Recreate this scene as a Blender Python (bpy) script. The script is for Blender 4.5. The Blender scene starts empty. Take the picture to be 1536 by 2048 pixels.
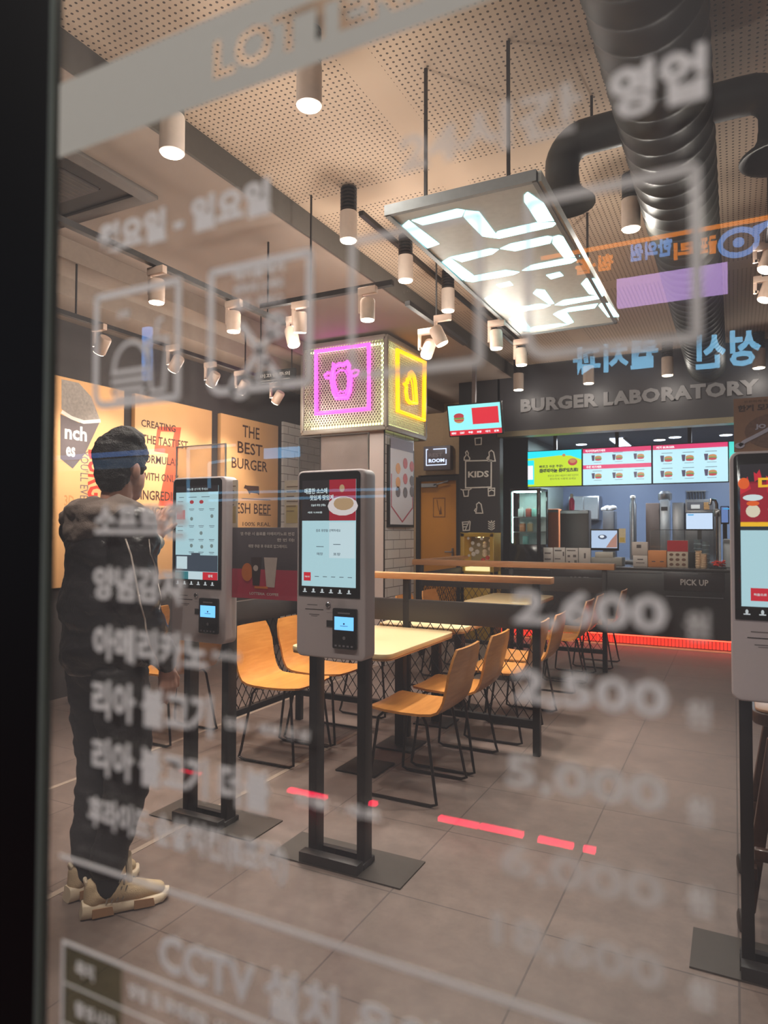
import bpy, bmesh, math, random
from mathutils import Vector, Matrix, noise
random.seed(11)
S = bpy.context.scene
COL = S.collection
# ------------------------------------------------------------------ camera model (1536 x 2048 frame)
FPX, HC = 1365.5, 1.40
YAW, PITCH, ROLL = math.radians(-27.146), math.radians(1.540), math.radians(0.139)
_f = Vector((math.sin(YAW) * math.cos(PITCH), math.cos(YAW) * math.cos(PITCH), math.sin(PITCH)))
_r = _f.cross(Vector((0, 0, 1))).normalized(); _u = _r.cross(_f)
RT = _r * math.cos(ROLL) + _u * math.sin(ROLL); UP = -_r * math.sin(ROLL) + _u * math.cos(ROLL); FW = _f
EYE = Vector((0, 0, HC))
def ray(u, v): return RT * ((u - 768) / FPX) - UP * ((v - 1024) / FPX) + FW
def py(u, v, y): d = ray(u, v); return EYE + d * (y / d.y)
def px(u, v, x): d = ray(u, v); return EYE + d * (x / d.x)
def pz(u, v, z): d = ray(u, v); return EYE + d * ((z - HC) / d.z)
GY = 0.30                                                        # the glass door plane

# ------------------------------------------------------------------ materials
def lin(c):
    out = []
    for x in c[:3]:
        x /= 255.0
        out.append(x / 12.92 if x <= .04045 else ((x + .055) / 1.055) ** 2.4)
    return (*out, 1)
_mats = {}
def M(name, col, rough=.55, metal=0.0, var=.12, scale=30, bump=0.0, bscale=None, coat=0.0, sheen=0.0):
    if name in _mats: return _mats[name]
    m = bpy.data.materials.new(name); m.use_nodes = True; nt = m.node_tree; N = nt.nodes; L = nt.links
    b = N['Principled BSDF']; b.inputs['Roughness'].default_value = rough; b.inputs['Metallic'].default_value = metal
    b.inputs['Coat Weight'].default_value = coat; b.inputs['Sheen Weight'].default_value = sheen
    tc = N.new('ShaderNodeTexCoord'); nz = N.new('ShaderNodeTexNoise'); nz.inputs['Scale'].default_value = scale
    nz.inputs['Detail'].default_value = 3
    L.new(tc.outputs['Object'], nz.inputs['Vector'])
    mx = N.new('ShaderNodeMix'); mx.data_type = 'RGBA'; c = lin(col)
    mx.inputs['A'].default_value = (*[x * (1 - var) for x in c[:3]], 1); mx.inputs['B'].default_value = (*[min(1, x * (1 + var)) for x in c[:3]], 1)
    L.new(nz.outputs['Fac'], mx.inputs['Factor']); L.new(mx.outputs['Result'], b.inputs['Base Color'])
    if bump:
        n2 = N.new('ShaderNodeTexNoise'); n2.inputs['Scale'].default_value = bscale or scale * 4; n2.inputs['Detail'].default_value = 4
        L.new(tc.outputs['Object'], n2.inputs['Vector'])
        bp = N.new('ShaderNodeBump'); bp.inputs['Strength'].default_value = bump; bp.inputs['Distance'].default_value = .01
        L.new(n2.outputs['Fac'], bp.inputs['Height']); L.new(bp.outputs['Normal'], b.inputs['Normal'])
    _mats[name] = m
    return m
def E(name, col, s=1.0, base=(20, 20, 20)):
    """something that gives off light: lamp, screen, neon, lit sign"""
    if name in _mats: return _mats[name]
    m = bpy.data.materials.new(name); m.use_nodes = True; b = m.node_tree.nodes['Principled BSDF']
    b.inputs['Base Color'].default_value = lin(base); b.inputs['Roughness'].default_value = .25
    b.inputs['Emission Color'].default_value = lin(col); b.inputs['Emission Strength'].default_value = s
    _mats[name] = m
    return m
def wood(name, c1, c2, rough=.4, axis='X', scale=6, coat=.15):
    if name in _mats: return _mats[name]
    m = bpy.data.materials.new(name); m.use_nodes = True; nt = m.node_tree; N = nt.nodes; L = nt.links; b = N['Principled BSDF']
    b.inputs['Roughness'].default_value = rough; b.inputs['Coat Weight'].default_value = coat
    tc = N.new('ShaderNodeTexCoord'); mp = N.new('ShaderNodeMapping')
    mp.inputs['Scale'].default_value = {'X': (1, 9, 9), 'Y': (9, 1, 9), 'Z': (9, 9, 1)}[axis]
    nz = N.new('ShaderNodeTexNoise'); nz.inputs['Scale'].default_value = scale; nz.inputs['Detail'].default_value = 5; nz.inputs['Distortion'].default_value = .6
    cr = N.new('ShaderNodeValToRGB'); cr.color_ramp.elements[0].position = .3; cr.color_ramp.elements[1].position = .7
    cr.color_ramp.elements[0].color = lin(c1); cr.color_ramp.elements[1].color = lin(c2)
    L.new(tc.outputs['Object'], mp.inputs['Vector']); L.new(mp.outputs['Vector'], nz.inputs['Vector']); L.new(nz.outputs['Fac'], cr.inputs['Fac']); L.new(cr.outputs['Color'], b.inputs['Base Color'])
    _mats[name] = m
    return m
def tiles(name, c, grout, sx, sy, mortar=.004, rough=.35, plane='XY', off=.5, var=.06, bump=.25, speck=0):
    if name in _mats: return _mats[name]
    m = bpy.data.materials.new(name); m.use_nodes = True; nt = m.node_tree; N = nt.nodes; L = nt.links; b = N['Principled BSDF']
    b.inputs['Roughness'].default_value = rough
    tc = N.new('ShaderNodeTexCoord'); sp = N.new('ShaderNodeSeparateXYZ'); cb = N.new('ShaderNodeCombineXYZ')
    L.new(tc.outputs['Object'], sp.inputs[0]); L.new(sp.outputs[plane[0]], cb.inputs[0]); L.new(sp.outputs[plane[1]], cb.inputs[1])
    br = N.new('ShaderNodeTexBrick'); br.offset = off; br.inputs['Scale'].default_value = 1; br.inputs['Mortar Size'].default_value = mortar
    br.inputs['Brick Width'].default_value = sx; br.inputs['Row Height'].default_value = sy; br.inputs['Mortar Smooth'].default_value = .1
    k = lin(c); br.inputs['Color1'].default_value = (*[x * (1 - var) for x in k[:3]], 1); br.inputs['Color2'].default_value = (*[x * (1 + var) for x in k[:3]], 1); br.inputs['Mortar'].default_value = lin(grout)
    L.new(cb.outputs[0], br.inputs['Vector'])
    col = br.outputs['Color']
    if speck:
        nz = N.new('ShaderNodeTexNoise'); nz.inputs['Scale'].default_value = 9; nz.inputs['Detail'].default_value = 9; nz.inputs['Roughness'].default_value = .75
        L.new(tc.outputs['Object'], nz.inputs['Vector'])
        cr = N.new('ShaderNodeValToRGB'); cr.color_ramp.elements[0].position = .3; cr.color_ramp.elements[1].position = .72
        cr.color_ramp.elements[0].color = (1 - speck, 1 - speck, 1 - speck, 1); cr.color_ramp.elements[1].color = (1 + speck, 1 + speck, 1 + speck, 1)
        L.new(nz.outputs['Fac'], cr.inputs['Fac'])
        mu = N.new('ShaderNodeMix'); mu.data_type = 'RGBA'; mu.blend_type = 'MULTIPLY'; mu.inputs['Factor'].default_value = 1
        L.new(col, mu.inputs['A']); L.new(cr.outputs['Color'], mu.inputs['B']); col = mu.outputs['Result']
        ra = N.new('ShaderNodeMapRange'); ra.inputs['To Min'].default_value = rough - .08; ra.inputs['To Max'].default_value = rough + .12
        L.new(nz.outputs['Fac'], ra.inputs['Value']); L.new(ra.outputs[0], b.inputs['Roughness'])
    L.new(col, b.inputs['Base Color'])
    bp = N.new('ShaderNodeBump'); bp.inputs['Strength'].default_value = bump; bp.inputs['Distance'].default_value = .004; bp.invert = True
    L.new(br.outputs['Fac'], bp.inputs['Height']); L.new(bp.outputs['Normal'], b.inputs['Normal'])
    _mats[name] = m
    return m
def perforated(name, c, hole):
    m = bpy.data.materials.new(name); m.use_nodes = True; nt = m.node_tree; N = nt.nodes; L = nt.links; b = N['Principled BSDF']
    b.inputs['Roughness'].default_value = .8
    tc = N.new('ShaderNodeTexCoord'); sp = N.new('ShaderNodeSeparateXYZ'); L.new(tc.outputs['Object'], sp.inputs[0])
    def mth(op, a, bb=None):
        n = N.new('ShaderNodeMath'); n.operation = op
        for i, x in enumerate((a, bb)):
            if x is None: continue
            if isinstance(x, (int, float)): n.inputs[i].default_value = x
            else: L.new(x, n.inputs[i])
        return n.outputs[0]
    P = .033
    def cell(o, p, ph=0.0): return mth('ABSOLUTE', mth('SUBTRACT', mth('FRACT', mth('DIVIDE', mth('ADD', o, ph + 100 * p), p)), .5))
    dx = mth('MULTIPLY', cell(sp.outputs['X'], P), P); dy = mth('MULTIPLY', cell(sp.outputs['Y'], P), P)
    d2 = mth('ADD', mth('MULTIPLY', dx, dx), mth('MULTIPLY', dy, dy))
    h = mth('LESS_THAN', d2, .0062 ** 2)
    inx = mth('LESS_THAN', cell(sp.outputs['X'], 1.2, .35), .43); iny = mth('LESS_THAN', cell(sp.outputs['Y'], 2.4, .9), .46)
    fac = mth('MULTIPLY', h, mth('MULTIPLY', inx, iny))
    mx = N.new('ShaderNodeMix'); mx.data_type = 'RGBA'; mx.inputs['A'].default_value = lin(c); mx.inputs['B'].default_value = lin(hole)
    L.new(fac, mx.inputs['Factor']); L.new(mx.outputs['Result'], b.inputs['Base Color'])
    return m
def clear(name, tint=(1, 1, 1), base=.04, dirt_veil=.0, dirt_veil_col=(.8, .8, .8), rough=0.0):
    """thin clear sheet: transparent, mirror-like by Schlick's law, with a little dust"""
    if name in _mats: return _mats[name]
    m = bpy.data.materials.new(name); m.use_nodes = True; nt = m.node_tree; N = nt.nodes; L = nt.links
    N.remove(N['Principled BSDF']); out = N['Material Output']
    tr = N.new('ShaderNodeBsdfTransparent'); tr.inputs[0].default_value = (*tint, 1)
    gl = N.new('ShaderNodeBsdfGlossy'); gl.inputs['Roughness'].default_value = rough
    lw = N.new('ShaderNodeLayerWeight'); lw.inputs['Blend'].default_value = .5
    pw = N.new('ShaderNodeMath'); pw.operation = 'POWER'; pw.inputs[1].default_value = 5; L.new(lw.outputs['Facing'], pw.inputs[0])
    ma = N.new('ShaderNodeMath'); ma.operation = 'MULTIPLY_ADD'; ma.inputs[1].default_value = 1 - base; ma.inputs[2].default_value = base; L.new(pw.outputs[0], ma.inputs[0])
    mx = N.new('ShaderNodeMixShader'); L.new(ma.outputs[0], mx.inputs[0]); L.new(tr.outputs[0], mx.inputs[1]); L.new(gl.outputs[0], mx.inputs[2])
    last = mx.outputs[0]
    if dirt_veil:
        df = N.new('ShaderNodeBsdfDiffuse'); df.inputs[0].default_value = (*dirt_veil_col, 1)
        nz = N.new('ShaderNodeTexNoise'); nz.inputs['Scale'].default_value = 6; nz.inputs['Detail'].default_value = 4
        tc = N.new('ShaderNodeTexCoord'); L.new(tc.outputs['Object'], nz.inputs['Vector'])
        mr = N.new('ShaderNodeMapRange'); mr.inputs['From Min'].default_value = .3; mr.inputs['From Max'].default_value = .75; mr.inputs['To Min'].default_value = dirt_veil * .5; mr.inputs['To Max'].default_value = dirt_veil * 1.6
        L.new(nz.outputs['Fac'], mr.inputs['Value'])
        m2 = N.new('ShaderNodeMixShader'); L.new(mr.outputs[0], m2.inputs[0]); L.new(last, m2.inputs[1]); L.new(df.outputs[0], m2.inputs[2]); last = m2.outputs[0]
    L.new(last, out.inputs['Surface'])
    _mats[name] = m
    return m

# ------------------------------------------------------------------ object plumbing
ROOT = {}
def setp(o, label=None, cat=None, group=None, kind=None):
    for k, v in (('label', label), ('category', cat), ('group', group), ('kind', kind)):
        if v: o[k] = v
def thing(name, label, cat, loc=(0, 0, 0), group=None, kind=None):
    o = bpy.data.objects.new(name, None); o.empty_display_size = .05; COL.objects.link(o); o.location = loc
    setp(o, label, cat, group, kind); ROOT[o.name] = Vector(loc)
    return o
def origin_of(p): return ROOT.get(p.name, Vector((0, 0, 0))) if p else Vector((0, 0, 0))
def link_mesh(name, me, mat, parent=None, off=None):
    o = bpy.data.objects.new(name, me); COL.objects.link(o)
    if mat: me.materials.clear(); me.materials.append(mat)
    if parent:
        o.parent = parent; ROOT[o.name] = origin_of(parent)
    else:
        ROOT[o.name] = off if off is not None else Vector((0, 0, 0)); o.location = ROOT[o.name]
    return o
def copy_tree(o, parent=None):
    c = o.copy(); COL.objects.link(c)
    if parent is not None: c.parent = parent
    for ch in [x for x in KIDS.get(o.name, [])]: copy_tree(ch, c)
    return c
KIDS = {}
def index_kids():
    KIDS.clear()
    for o in S.objects:
        if o.parent: KIDS.setdefault(o.parent.name, []).append(o)

class MB:
    def __init__(s): s.v = []; s.f = []; s.cuts = []
    def add(s, vs, fs):
        n = len(s.v); s.cuts.append((n, len(s.f))); s.v += [Vector(p) for p in vs]; s.f += [tuple(i + n for i in f) for f in fs]; return s
    def box(s, a, b):
        x0, y0, z0 = a; x1, y1, z1 = b
        return s.add([(x0, y0, z0), (x1, y0, z0), (x1, y1, z0), (x0, y1, z0), (x0, y0, z1), (x1, y0, z1), (x1, y1, z1), (x0, y1, z1)],
                     [(0, 3, 2, 1), (4, 5, 6, 7), (0, 1, 5, 4), (1, 2, 6, 5), (2, 3, 7, 6), (3, 0, 4, 7)])
    def frame(s, O, U, V, W, a, b):
        """box between two corners in the local axes U, V, W"""
        pts = []
        for k in (a[2], b[2]):
            for (i, j) in ((a[0], a[1]), (b[0], a[1]), (b[0], b[1]), (a[0], b[1])): pts.append(O + U * i + V * j + W * k)
        return s.add(pts, [(0, 3, 2, 1), (4, 5, 6, 7), (0, 1, 5, 4), (1, 2, 6, 5), (2, 3, 7, 6), (3, 0, 4, 7)])
    def bar(s, p, q, w, h=None, up=(0, 0, 1)):
        p = Vector(p); q = Vector(q); d = (q - p); L = d.length
        if L < 1e-6: return s
        d /= L; up = Vector(up)
        if abs(d.dot(up)) > .97: up = Vector((1, 0, 0)) if abs(d.x) < .9 else Vector((0, 1, 0))
        a = d.cross(up).normalized(); b = a.cross(d); h = h or w
        return s.frame(p, a, b, d, (-w / 2, -h / 2, 0), (w / 2, h / 2, L))
    def tube(s, pts, r, n=10, closed=False, rr=None):
        pts = [Vector(p) for p in pts]; m = len(pts); vs = []; fs = []
        a = None
        for i, p in enumerate(pts):
            if closed: d = pts[(i + 1) % m] - pts[i - 1]
            else: d = pts[min(i + 1, m - 1)] - pts[max(i - 1, 0)]
            d.normalize()
            if a is None:
                t = Vector((0, 0, 1)) if abs(d.z) < .9 else Vector((1, 0, 0)); a = d.cross(t).normalized()
            else:
                a = (a - d * a.dot(d)).normalized()
            b = d.cross(a); R = rr[i] if rr else r
            for k in range(n):
                t = 2 * math.pi * k / n; vs.append(p + a * (R * math.cos(t)) + b * (R * math.sin(t)))
        for i in range(m if closed else m - 1):
            for k in range(n):
                j = (i + 1) % m; fs.append((i * n + k, i * n + (k + 1) % n, j * n + (k + 1) % n, j * n + k))
        if not closed: fs += [tuple(range(n))[::-1], tuple((m - 1) * n + k for k in range(n))]
        return s.add(vs, fs)
    def lathe(s, c, prof, n=24, axis=Vector((0, 0, 1)), cap=True):
        """prof: (radius, height along axis)"""
        c = Vector(c); axis = Vector(axis).normalized(); t = Vector((1, 0, 0)) if abs(axis.x) < .9 else Vector((0, 1, 0))
        a = axis.cross(t).normalized(); b = axis.cross(a); vs = []; fs = []
        for r, h in prof:
            for k in range(n):
                q = 2 * math.pi * k / n; vs.append(c + axis * h + a * (r * math.cos(q)) + b * (r * math.sin(q)))
        for i in range(len(prof) - 1):
            for k in range(n): fs.append((i * n + k, i * n + (k + 1) % n, (i + 1) * n + (k + 1) % n, (i + 1) * n + k))
        if cap: fs += [tuple(range(n))[::-1], tuple((len(prof) - 1) * n + k for k in range(n))]
        return s.add(vs, fs)
    def prism(s, pts, ext):
        """polygon of world points pushed along ext"""
        n = len(pts); pts = [Vector(p) for p in pts]; ext = Vector(ext)
        return s.add(pts + [p + ext for p in pts], [tuple(range(n))[::-1], tuple(range(n, 2 * n))] + [(i, (i + 1) % n, n + (i + 1) % n, n + i) for i in range(n)])
    def ball(s, c, r, n=14, sc=(1, 1, 1)):
        c = Vector(c); vs = []; fs = []; m = n // 2
        for i in range(m + 1):
            t = math.pi * i / m
            for k in range(n):
                q = 2 * math.pi * k / n; vs.append(c + Vector((r * sc[0] * math.sin(t) * math.cos(q), r * sc[1] * math.sin(t) * math.sin(q), r * sc[2] * math.cos(t))))
        for i in range(m):
            for k in range(n): fs.append((i * n + k, (i + 1) * n + k, (i + 1) * n + (k + 1) % n, i * n + (k + 1) % n))
        return s.add(vs, fs)
    def build_each(s, name, mat, parent=None, **k):
        """every added shape as an object of its own"""
        C = s.cuts + [(len(s.v), len(s.f))]
        for (v0, f0), (v1, f1) in zip(C, C[1:]):
            m = MB(); m.v = s.v[v0:v1]; m.f = [tuple(i - v0 for i in f) for f in s.f[f0:f1]]; m.build(name, mat, parent, **k)
    def build(s, name, mat, parent=None, smooth=False, bevel=0.0, seg=2, off=None, angle=35):
        o0 = origin_of(parent) if parent else (Vector(off) if off is not None else Vector((0, 0, 0)))
        me = bpy.data.meshes.new(name); me.from_pydata([p - o0 for p in s.v], [], s.f)
        bm = bmesh.new(); bm.from_mesh(me); bmesh.ops.remove_doubles(bm, verts=bm.verts, dist=1e-6)
        bmesh.ops.recalc_face_normals(bm, faces=bm.faces)
        if bevel:
            ed = [e for e in bm.edges if len(e.link_faces) == 2 and e.calc_face_angle(0) > math.radians(30)]
            bmesh.ops.bevel(bm, geom=ed, offset=bevel, segments=seg, affect='EDGES', profile=.5, clamp_overlap=True)
        if smooth or bevel:
            for f in bm.faces: f.smooth = True
            for e in bm.edges:
                if len(e.link_faces) == 2 and e.calc_face_angle(0) > math.radians(angle): e.smooth = False
        bm.to_mesh(me); bm.free()
        return link_mesh(name, me, mat, parent, o0)

# ------------------------------------------------------------------ text and evaluated meshes (made in a scratch scene)
TMP = bpy.data.scenes.new('scratch')
_txt = {}
def evaluated(ob):
    TMP.collection.objects.link(ob); vl = TMP.view_layers[0]; vl.update()
    dg = vl.depsgraph; me = bpy.data.meshes.new_from_object(ob.evaluated_get(dg))
    TMP.collection.objects.unlink(ob)
    return me
def text_mesh(t, bold=0.0, space=1.0):
    k = (t, bold, space)
    if k in _txt: return _txt[k]
    cu = bpy.data.curves.new('t', 'FONT'); cu.body = t; cu.size = 1; cu.offset = bold; cu.resolution_u = 2; cu.space_character = space
    ob = bpy.data.objects.new('t', cu); me = evaluated(ob)
    vs = [(v.co.x, v.co.y) for v in me.vertices]; fs = [tuple(p.vertices) for p in me.polygons]
    bpy.data.objects.remove(ob); bpy.data.curves.remove(cu); bpy.data.meshes.remove(me)
    xs = [v[0] for v in vs] or [0]; ys = [v[1] for v in vs] or [0]
    _txt[k] = (vs, fs, min(xs), min(ys), max(xs), max(ys))
    return _txt[k]

class Face:
    """a flat working plane: origin O, axes U (to the viewer's right) and V (up); W points at the viewer"""
    def __init__(s, O, U=(1, 0, 0), V=(0, 0, 1)):
        s.O = Vector(O); s.U = Vector(U).normalized(); s.V = Vector(V).normalized(); s.W = s.U.cross(s.V).normalized()
    def p(s, u, v, w=0): return s.O + s.U * u + s.V * v + s.W * w
    def uv(s, q): d = Vector(q) - s.O; return (d.dot(s.U), d.dot(s.V))
    def pix(s, u, v):                                             # where the sight line through a pixel meets the plane
        d = ray(u, v); t = (s.O - EYE).dot(s.W) / d.dot(s.W); return s.uv(EYE + d * t)
    def rect(s, mb, u0, v0, u1, v1, w0=0, w1=.002): return mb.frame(s.O, s.U, s.V, s.W, (min(u0, u1), min(v0, v1), w0), (max(u0, u1), max(v0, v1), w1))
    def poly(s, mb, pts, w0=0, w1=.002): return mb.prism([s.p(u, v, w0) for u, v in pts], s.W * (w1 - w0))
    def disc(s, mb, u, v, ru, rv=None, w0=0, w1=.002, n=20, a0=0, a1=360):
        rv = rv or ru
        pts = [(u + ru * math.cos(math.radians(a0 + (a1 - a0) * k / n)), v + rv * math.sin(math.radians(a0 + (a1 - a0) * k / n))) for k in range(n if a1 - a0 == 360 else n + 1)]
        return s.poly(mb, pts, w0, w1)
    def line(s, mb, pts, wd, w0=0, w1=.002, closed=False):
        """stroke along a polyline as one mitred band"""
        P = [Vector((p[0], p[1])) for p in pts]; n = len(P)
        if n < 2: return mb
        L = []; R = []
        for i in range(n):
            a = P[i - 1] if (i or closed) else None; b = P[(i + 1) % n] if (i < n - 1 or closed) else None
            d0 = (P[i] - a).normalized() if a is not None else None; d1 = (b - P[i]).normalized() if b is not None else None
            if d0 is None: d0 = d1
            if d1 is None: d1 = d0
            m = Vector((-(d0.y + d1.y), d0.x + d1.x))
            if m.length < 1e-4: m = Vector((-d0.y, d0.x))
            m.normalize(); k = max(.45, m.dot(Vector((-d0.y, d0.x)))); o = m * (wd / 2 / k)
            L.append(P[i] + o); R.append(P[i] - o)
        vs = [s.p(q.x, q.y, w) for w in (w0, w1) for q in L + R]; fs = []; N2 = 2 * n
        for i in range(n if closed else n - 1):
            j = (i + 1) % n
            fs += [(i, j, n + j, n + i), (N2 + i, N2 + n + i, N2 + n + j, N2 + j), (i, N2 + i, N2 + j, j), (n + i, n + j, N2 + n + j, N2 + n + i)]
        if not closed: fs += [(0, n, N2 + n, N2), (n - 1, N2 + n - 1, N2 + N2 - 1, N2 - 1)]
        return mb.add(vs, fs)
    def round_rect(s, mb, u0, v0, u1, v1, r, w0=0, w1=.002, n=6):
        pts = []
        for cu, cv, a in ((u1 - r, v1 - r, 0), (u0 + r, v1 - r, 90), (u0 + r, v0 + r, 180), (u1 - r, v0 + r, 270)):
            for k in range(n + 1):
                t = math.radians(a + 90 * k / n); pts.append((cu + r * math.cos(t), cv + r * math.sin(t)))
        return s.poly(mb, pts, w0, w1)
    def text(s, mb, t, u0, v0, u1=None, v1=None, w0=.0005, w1=None, bold=0.0, align='L', space=1.0):
        """fits the glyphs in the box; with u1 None the width follows the height"""
        vs, fs, x0, y0, x1, y1 = text_mesh(t, bold, space)
        if not vs: return mb
        if v1 is None: ky = kx = (u1 - u0) / (x1 - x0)
        else:
            ky = (v1 - v0) / max(1e-6, y1 - y0); kx = ky if u1 is None or align == 'C' else (u1 - u0) / (x1 - x0)
        sh = 0
        if align == 'C':
            if u1 is None: sh = -(x1 - x0) * kx / 2
            else:
                if (x1 - x0) * kx > (u1 - u0): kx = (u1 - u0) / (x1 - x0)
                sh = ((u1 - u0) - (x1 - x0) * kx) / 2
        P = [(u0 + sh + (x - x0) * kx, v0 + (y - y0) * ky) for x, y in vs]
        if w1 is None:
            return mb.add([s.p(a, b, w0) for a, b in P], fs)
        cnt = {}
        for f in fs:
            for i in range(len(f)):
                e = (f[i], f[(i + 1) % len(f)]); cnt[e] = 1
        n = len(P); F2 = [tuple(i + n for i in f) for f in fs] + [tuple(f[::-1]) for f in fs]
        for (a, b) in cnt:
            if (b, a) not in cnt: F2.append((a, b, b + n, a + n))
        return mb.add([s.p(a, b, w0) for a, b in P] + [s.p(a, b, w1) for a, b in P], F2)

# ------------------------------------------------------------------ soft bodies: rounded pieces melted into one skin
def blob(prims, voxel=.008, smooth=4, wob=0.0, wscale=8, squash=None):
    """prims: ('c', p, q, rp, rq) tapered limb, ('e', centre, (rx, ry, rz), Z-rotation)"""
    mb = MB()
    for P in prims:
        if P[0] == 'c':
            p, q, a, b = Vector(P[1]), Vector(P[2]), P[3], P[4]; d = q - p; L = d.length; d.normalize()
            pr = []
            for k in range(6): t = math.pi / 2 * (1 - k / 5); pr.append((max(1e-4, a * math.cos(t)), -a * math.sin(t)))
            for k in range(6): t = math.pi / 2 * k / 5; pr.append((max(1e-4, b * math.cos(t)), L + b * math.sin(t)))
            mb.lathe(p, pr, 16, d)
        else:
            c = Vector(P[1]); R = P[3] if len(P) > 3 else None; t = MB().ball((0, 0, 0), 1, 20)
            for v in t.v:
                w = Vector((v.x * P[2][0], v.y * P[2][1], v.z * P[2][2]))
                if R is not None: w = R @ w
                v.x, v.y, v.z = (w + c)
            mb.add(t.v, t.f)
    me = bpy.data.meshes.new('b'); me.from_pydata([tuple(v) for v in mb.v], [], mb.f)
    bm = bmesh.new(); bm.from_mesh(me); bmesh.ops.recalc_face_normals(bm, faces=bm.faces); bm.to_mesh(me); bm.free()
    ob = bpy.data.objects.new('b', me)
    m = ob.modifiers.new('r', 'REMESH'); m.mode = 'VOXEL'; m.voxel_size = voxel
    m = ob.modifiers.new('s', 'SMOOTH'); m.iterations = smooth; m.factor = .5
    out = evaluated(ob); bpy.data.objects.remove(ob); bpy.data.meshes.remove(me)
    if wob:
        nrm = [v.normal.copy() for v in out.vertices]
        for v, n in zip(out.vertices, nrm):
            c = v.co
            k = noise.noise(Vector((c.x * wscale, c.y * wscale, c.z * wscale * 1.7))) + .5 * noise.noise(Vector((c.x * wscale * 2.3 + 7, c.y * wscale * 2.3, c.z * wscale * 4)))
            v.co = c + n * wob * k
    for p in out.polygons: p.use_smooth = True
    return out
def blob_obj(name, prims, mat, parent, **k):
    me = blob(prims, **k); o0 = origin_of(parent)
    for v in me.vertices: v.co -= o0
    me.name = name
    return link_mesh(name, me, mat, parent)
# ================================================================== palette
WHITE = M('white_paint', (214, 208, 200), .5); STEEL = M('brushed_steel', (150, 152, 156), .32, .9, .1, 60)
SILVER = M('kiosk_silver', (204, 192, 194), .45, .05, .03, 80); DSTEEL = M('dark_steel_paint', (38, 34, 34), .45, .3, .1, 50)
BLACKGLASS = M('black_gloss', (12, 12, 15), .12, 0, .05); BLACK = M('black_matt', (20, 19, 20), .6); JAMB = M('black_aluminium', (9, 9, 10), .5, .2)
CHROME = M('chrome', (200, 200, 205), .12, 1.0, .02)
PLY = wood('plywood', (196, 132, 66), (214, 152, 84), .38, 'X', 5, .25); RAIL = wood('rail_wood', (176, 122, 78), (196, 142, 96), .45, 'X', 5)
RAILY = wood('rail_wood_y', (176, 122, 78), (196, 142, 96), .45, 'Y', 5)
TABLETOP = M('cream_laminate', (222, 196, 150), .35, 0, .03, 10, coat=.2)
PANELDARK = M('charcoal_panel', (52, 47, 46), .5, .1, .08, 20)
WALLDK = M('dark_grey_wall', (58, 52, 50), .8, 0, .1, 8); SOFFIT = M('grey_ceiling_paint', (150, 133, 122), .85, 0, .04, 6)
TILE = tiles('white_wall_tiles', (214, 206, 200), (120, 112, 108), .30, .10, .004, .25, 'YZ', .5, .05)
TILEX = tiles('white_wall_tiles_front', (206, 196, 192), (150, 138, 134), .60, .30, .003, .3, 'XZ', 0, .04)
FLOORM = tiles('floor_tiles', (118, 102, 95), (88, 76, 72), .60, .60, .0035, .42, 'XY', 0, .05, .2, .22)
CEIL = perforated('perforated_board', (186, 162, 141), (70, 56, 48))
INK = M('dark_ink', (40, 36, 38), .7); CREAMINK = M('white_ink', (225, 220, 214), .7, 0, .04)
NEONOFF = M('grey_letters', (104, 102, 104), .6)

def structure(mb, name, mat, **k):
    o = mb.build(name, mat, **k); o['kind'] = 'structure'; return o
# ================================================================== the room
Y0, YC, XL, XR, ZC, ZS = GY + .06, 8.88, -5.0, 3.2, 3.60, 3.45
structure(MB().box((XL - .1, Y0 - .05, -.12), (XR, 13.2, 0)), 'floor', FLOORM)
structure(MB().box((-7, -14, -.14), (6, Y0 - .06, -.02)), 'pavement', tiles('pavers', (70, 66, 64), (40, 38, 37), .3, .3, .006, .7, 'XY', .5, .1, .3, .15))
structure(MB().box((-2.62, Y0, ZC), (XR, YC + .1, ZC + .1)), 'ceiling_main', CEIL)
structure(MB().box((XL, Y0, ZS), (-2.62, 10.2, ZC + .1)), 'ceiling_left', SOFFIT)
structure(MB().box((-2.62, Y0, ZS - .012), (-2.60, YC, ZC)), 'trim_1', M('dark_fascia', (74, 68, 62), .7))
structure(MB().box((XL, Y0, 3.16), (-4.45, 10.2, ZS - .002)), 'ceiling_beam', M('beam_paint', (128, 112, 100), .85))
structure(MB().box((-4.45, Y0, 3.30), (-4.15, 10.2, ZS - .002)), 'trim_2', M('beam_paint2', (138, 122, 110), .85))
structure(MB().box((XL - .1, Y0, 0), (XL, 13.2, 3.6)), 'wall_left', WALLDK)
structure(MB().box((XR, Y0 - .1, 0), (XR + .1, 13.2, 3.7)), 'wall_right', WALLDK)
structure(MB().box((XL, 10.2, 0), (-4.60, 10.3, 3.6)).box((-3.86, 10.2, 0), (-2.8, 10.3, 3.6)).box((-4.6, 10.2, 2.3), (-3.86, 10.3, 3.6)), 'wall_back', M('beige_wall', (168, 140, 108), .8))
structure(MB().box((XL, 6.95, 0), (XL + .03, 10.2, 2.75)), 'wall_tiled', TILE)
for k, (x0, y0, x1, y1) in enumerate(((-2.352, 1.2, -2.322, 4.22), (-3.32, 1.2, -3.29, 6.9))):
    structure(MB().box((x0, y0, -.01), (x1, y1, .002)), 'trim_%d' % (k + 3), M('pale_floor_strip', (160, 142, 128), .5))
# storefront either side of the glass leaf
structure(MB().box((XL, Y0 - .03, 0), (-.9, Y0 + .05, 3.6)).box((2.2, Y0 - .03, 0), (XR, Y0 + .05, 3.6)).box((-.9, Y0 - .03, 2.5), (2.2, Y0 + .05, 3.6)), 'wall_front', M('storefront_panel', (30, 28, 28), .6))
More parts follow.
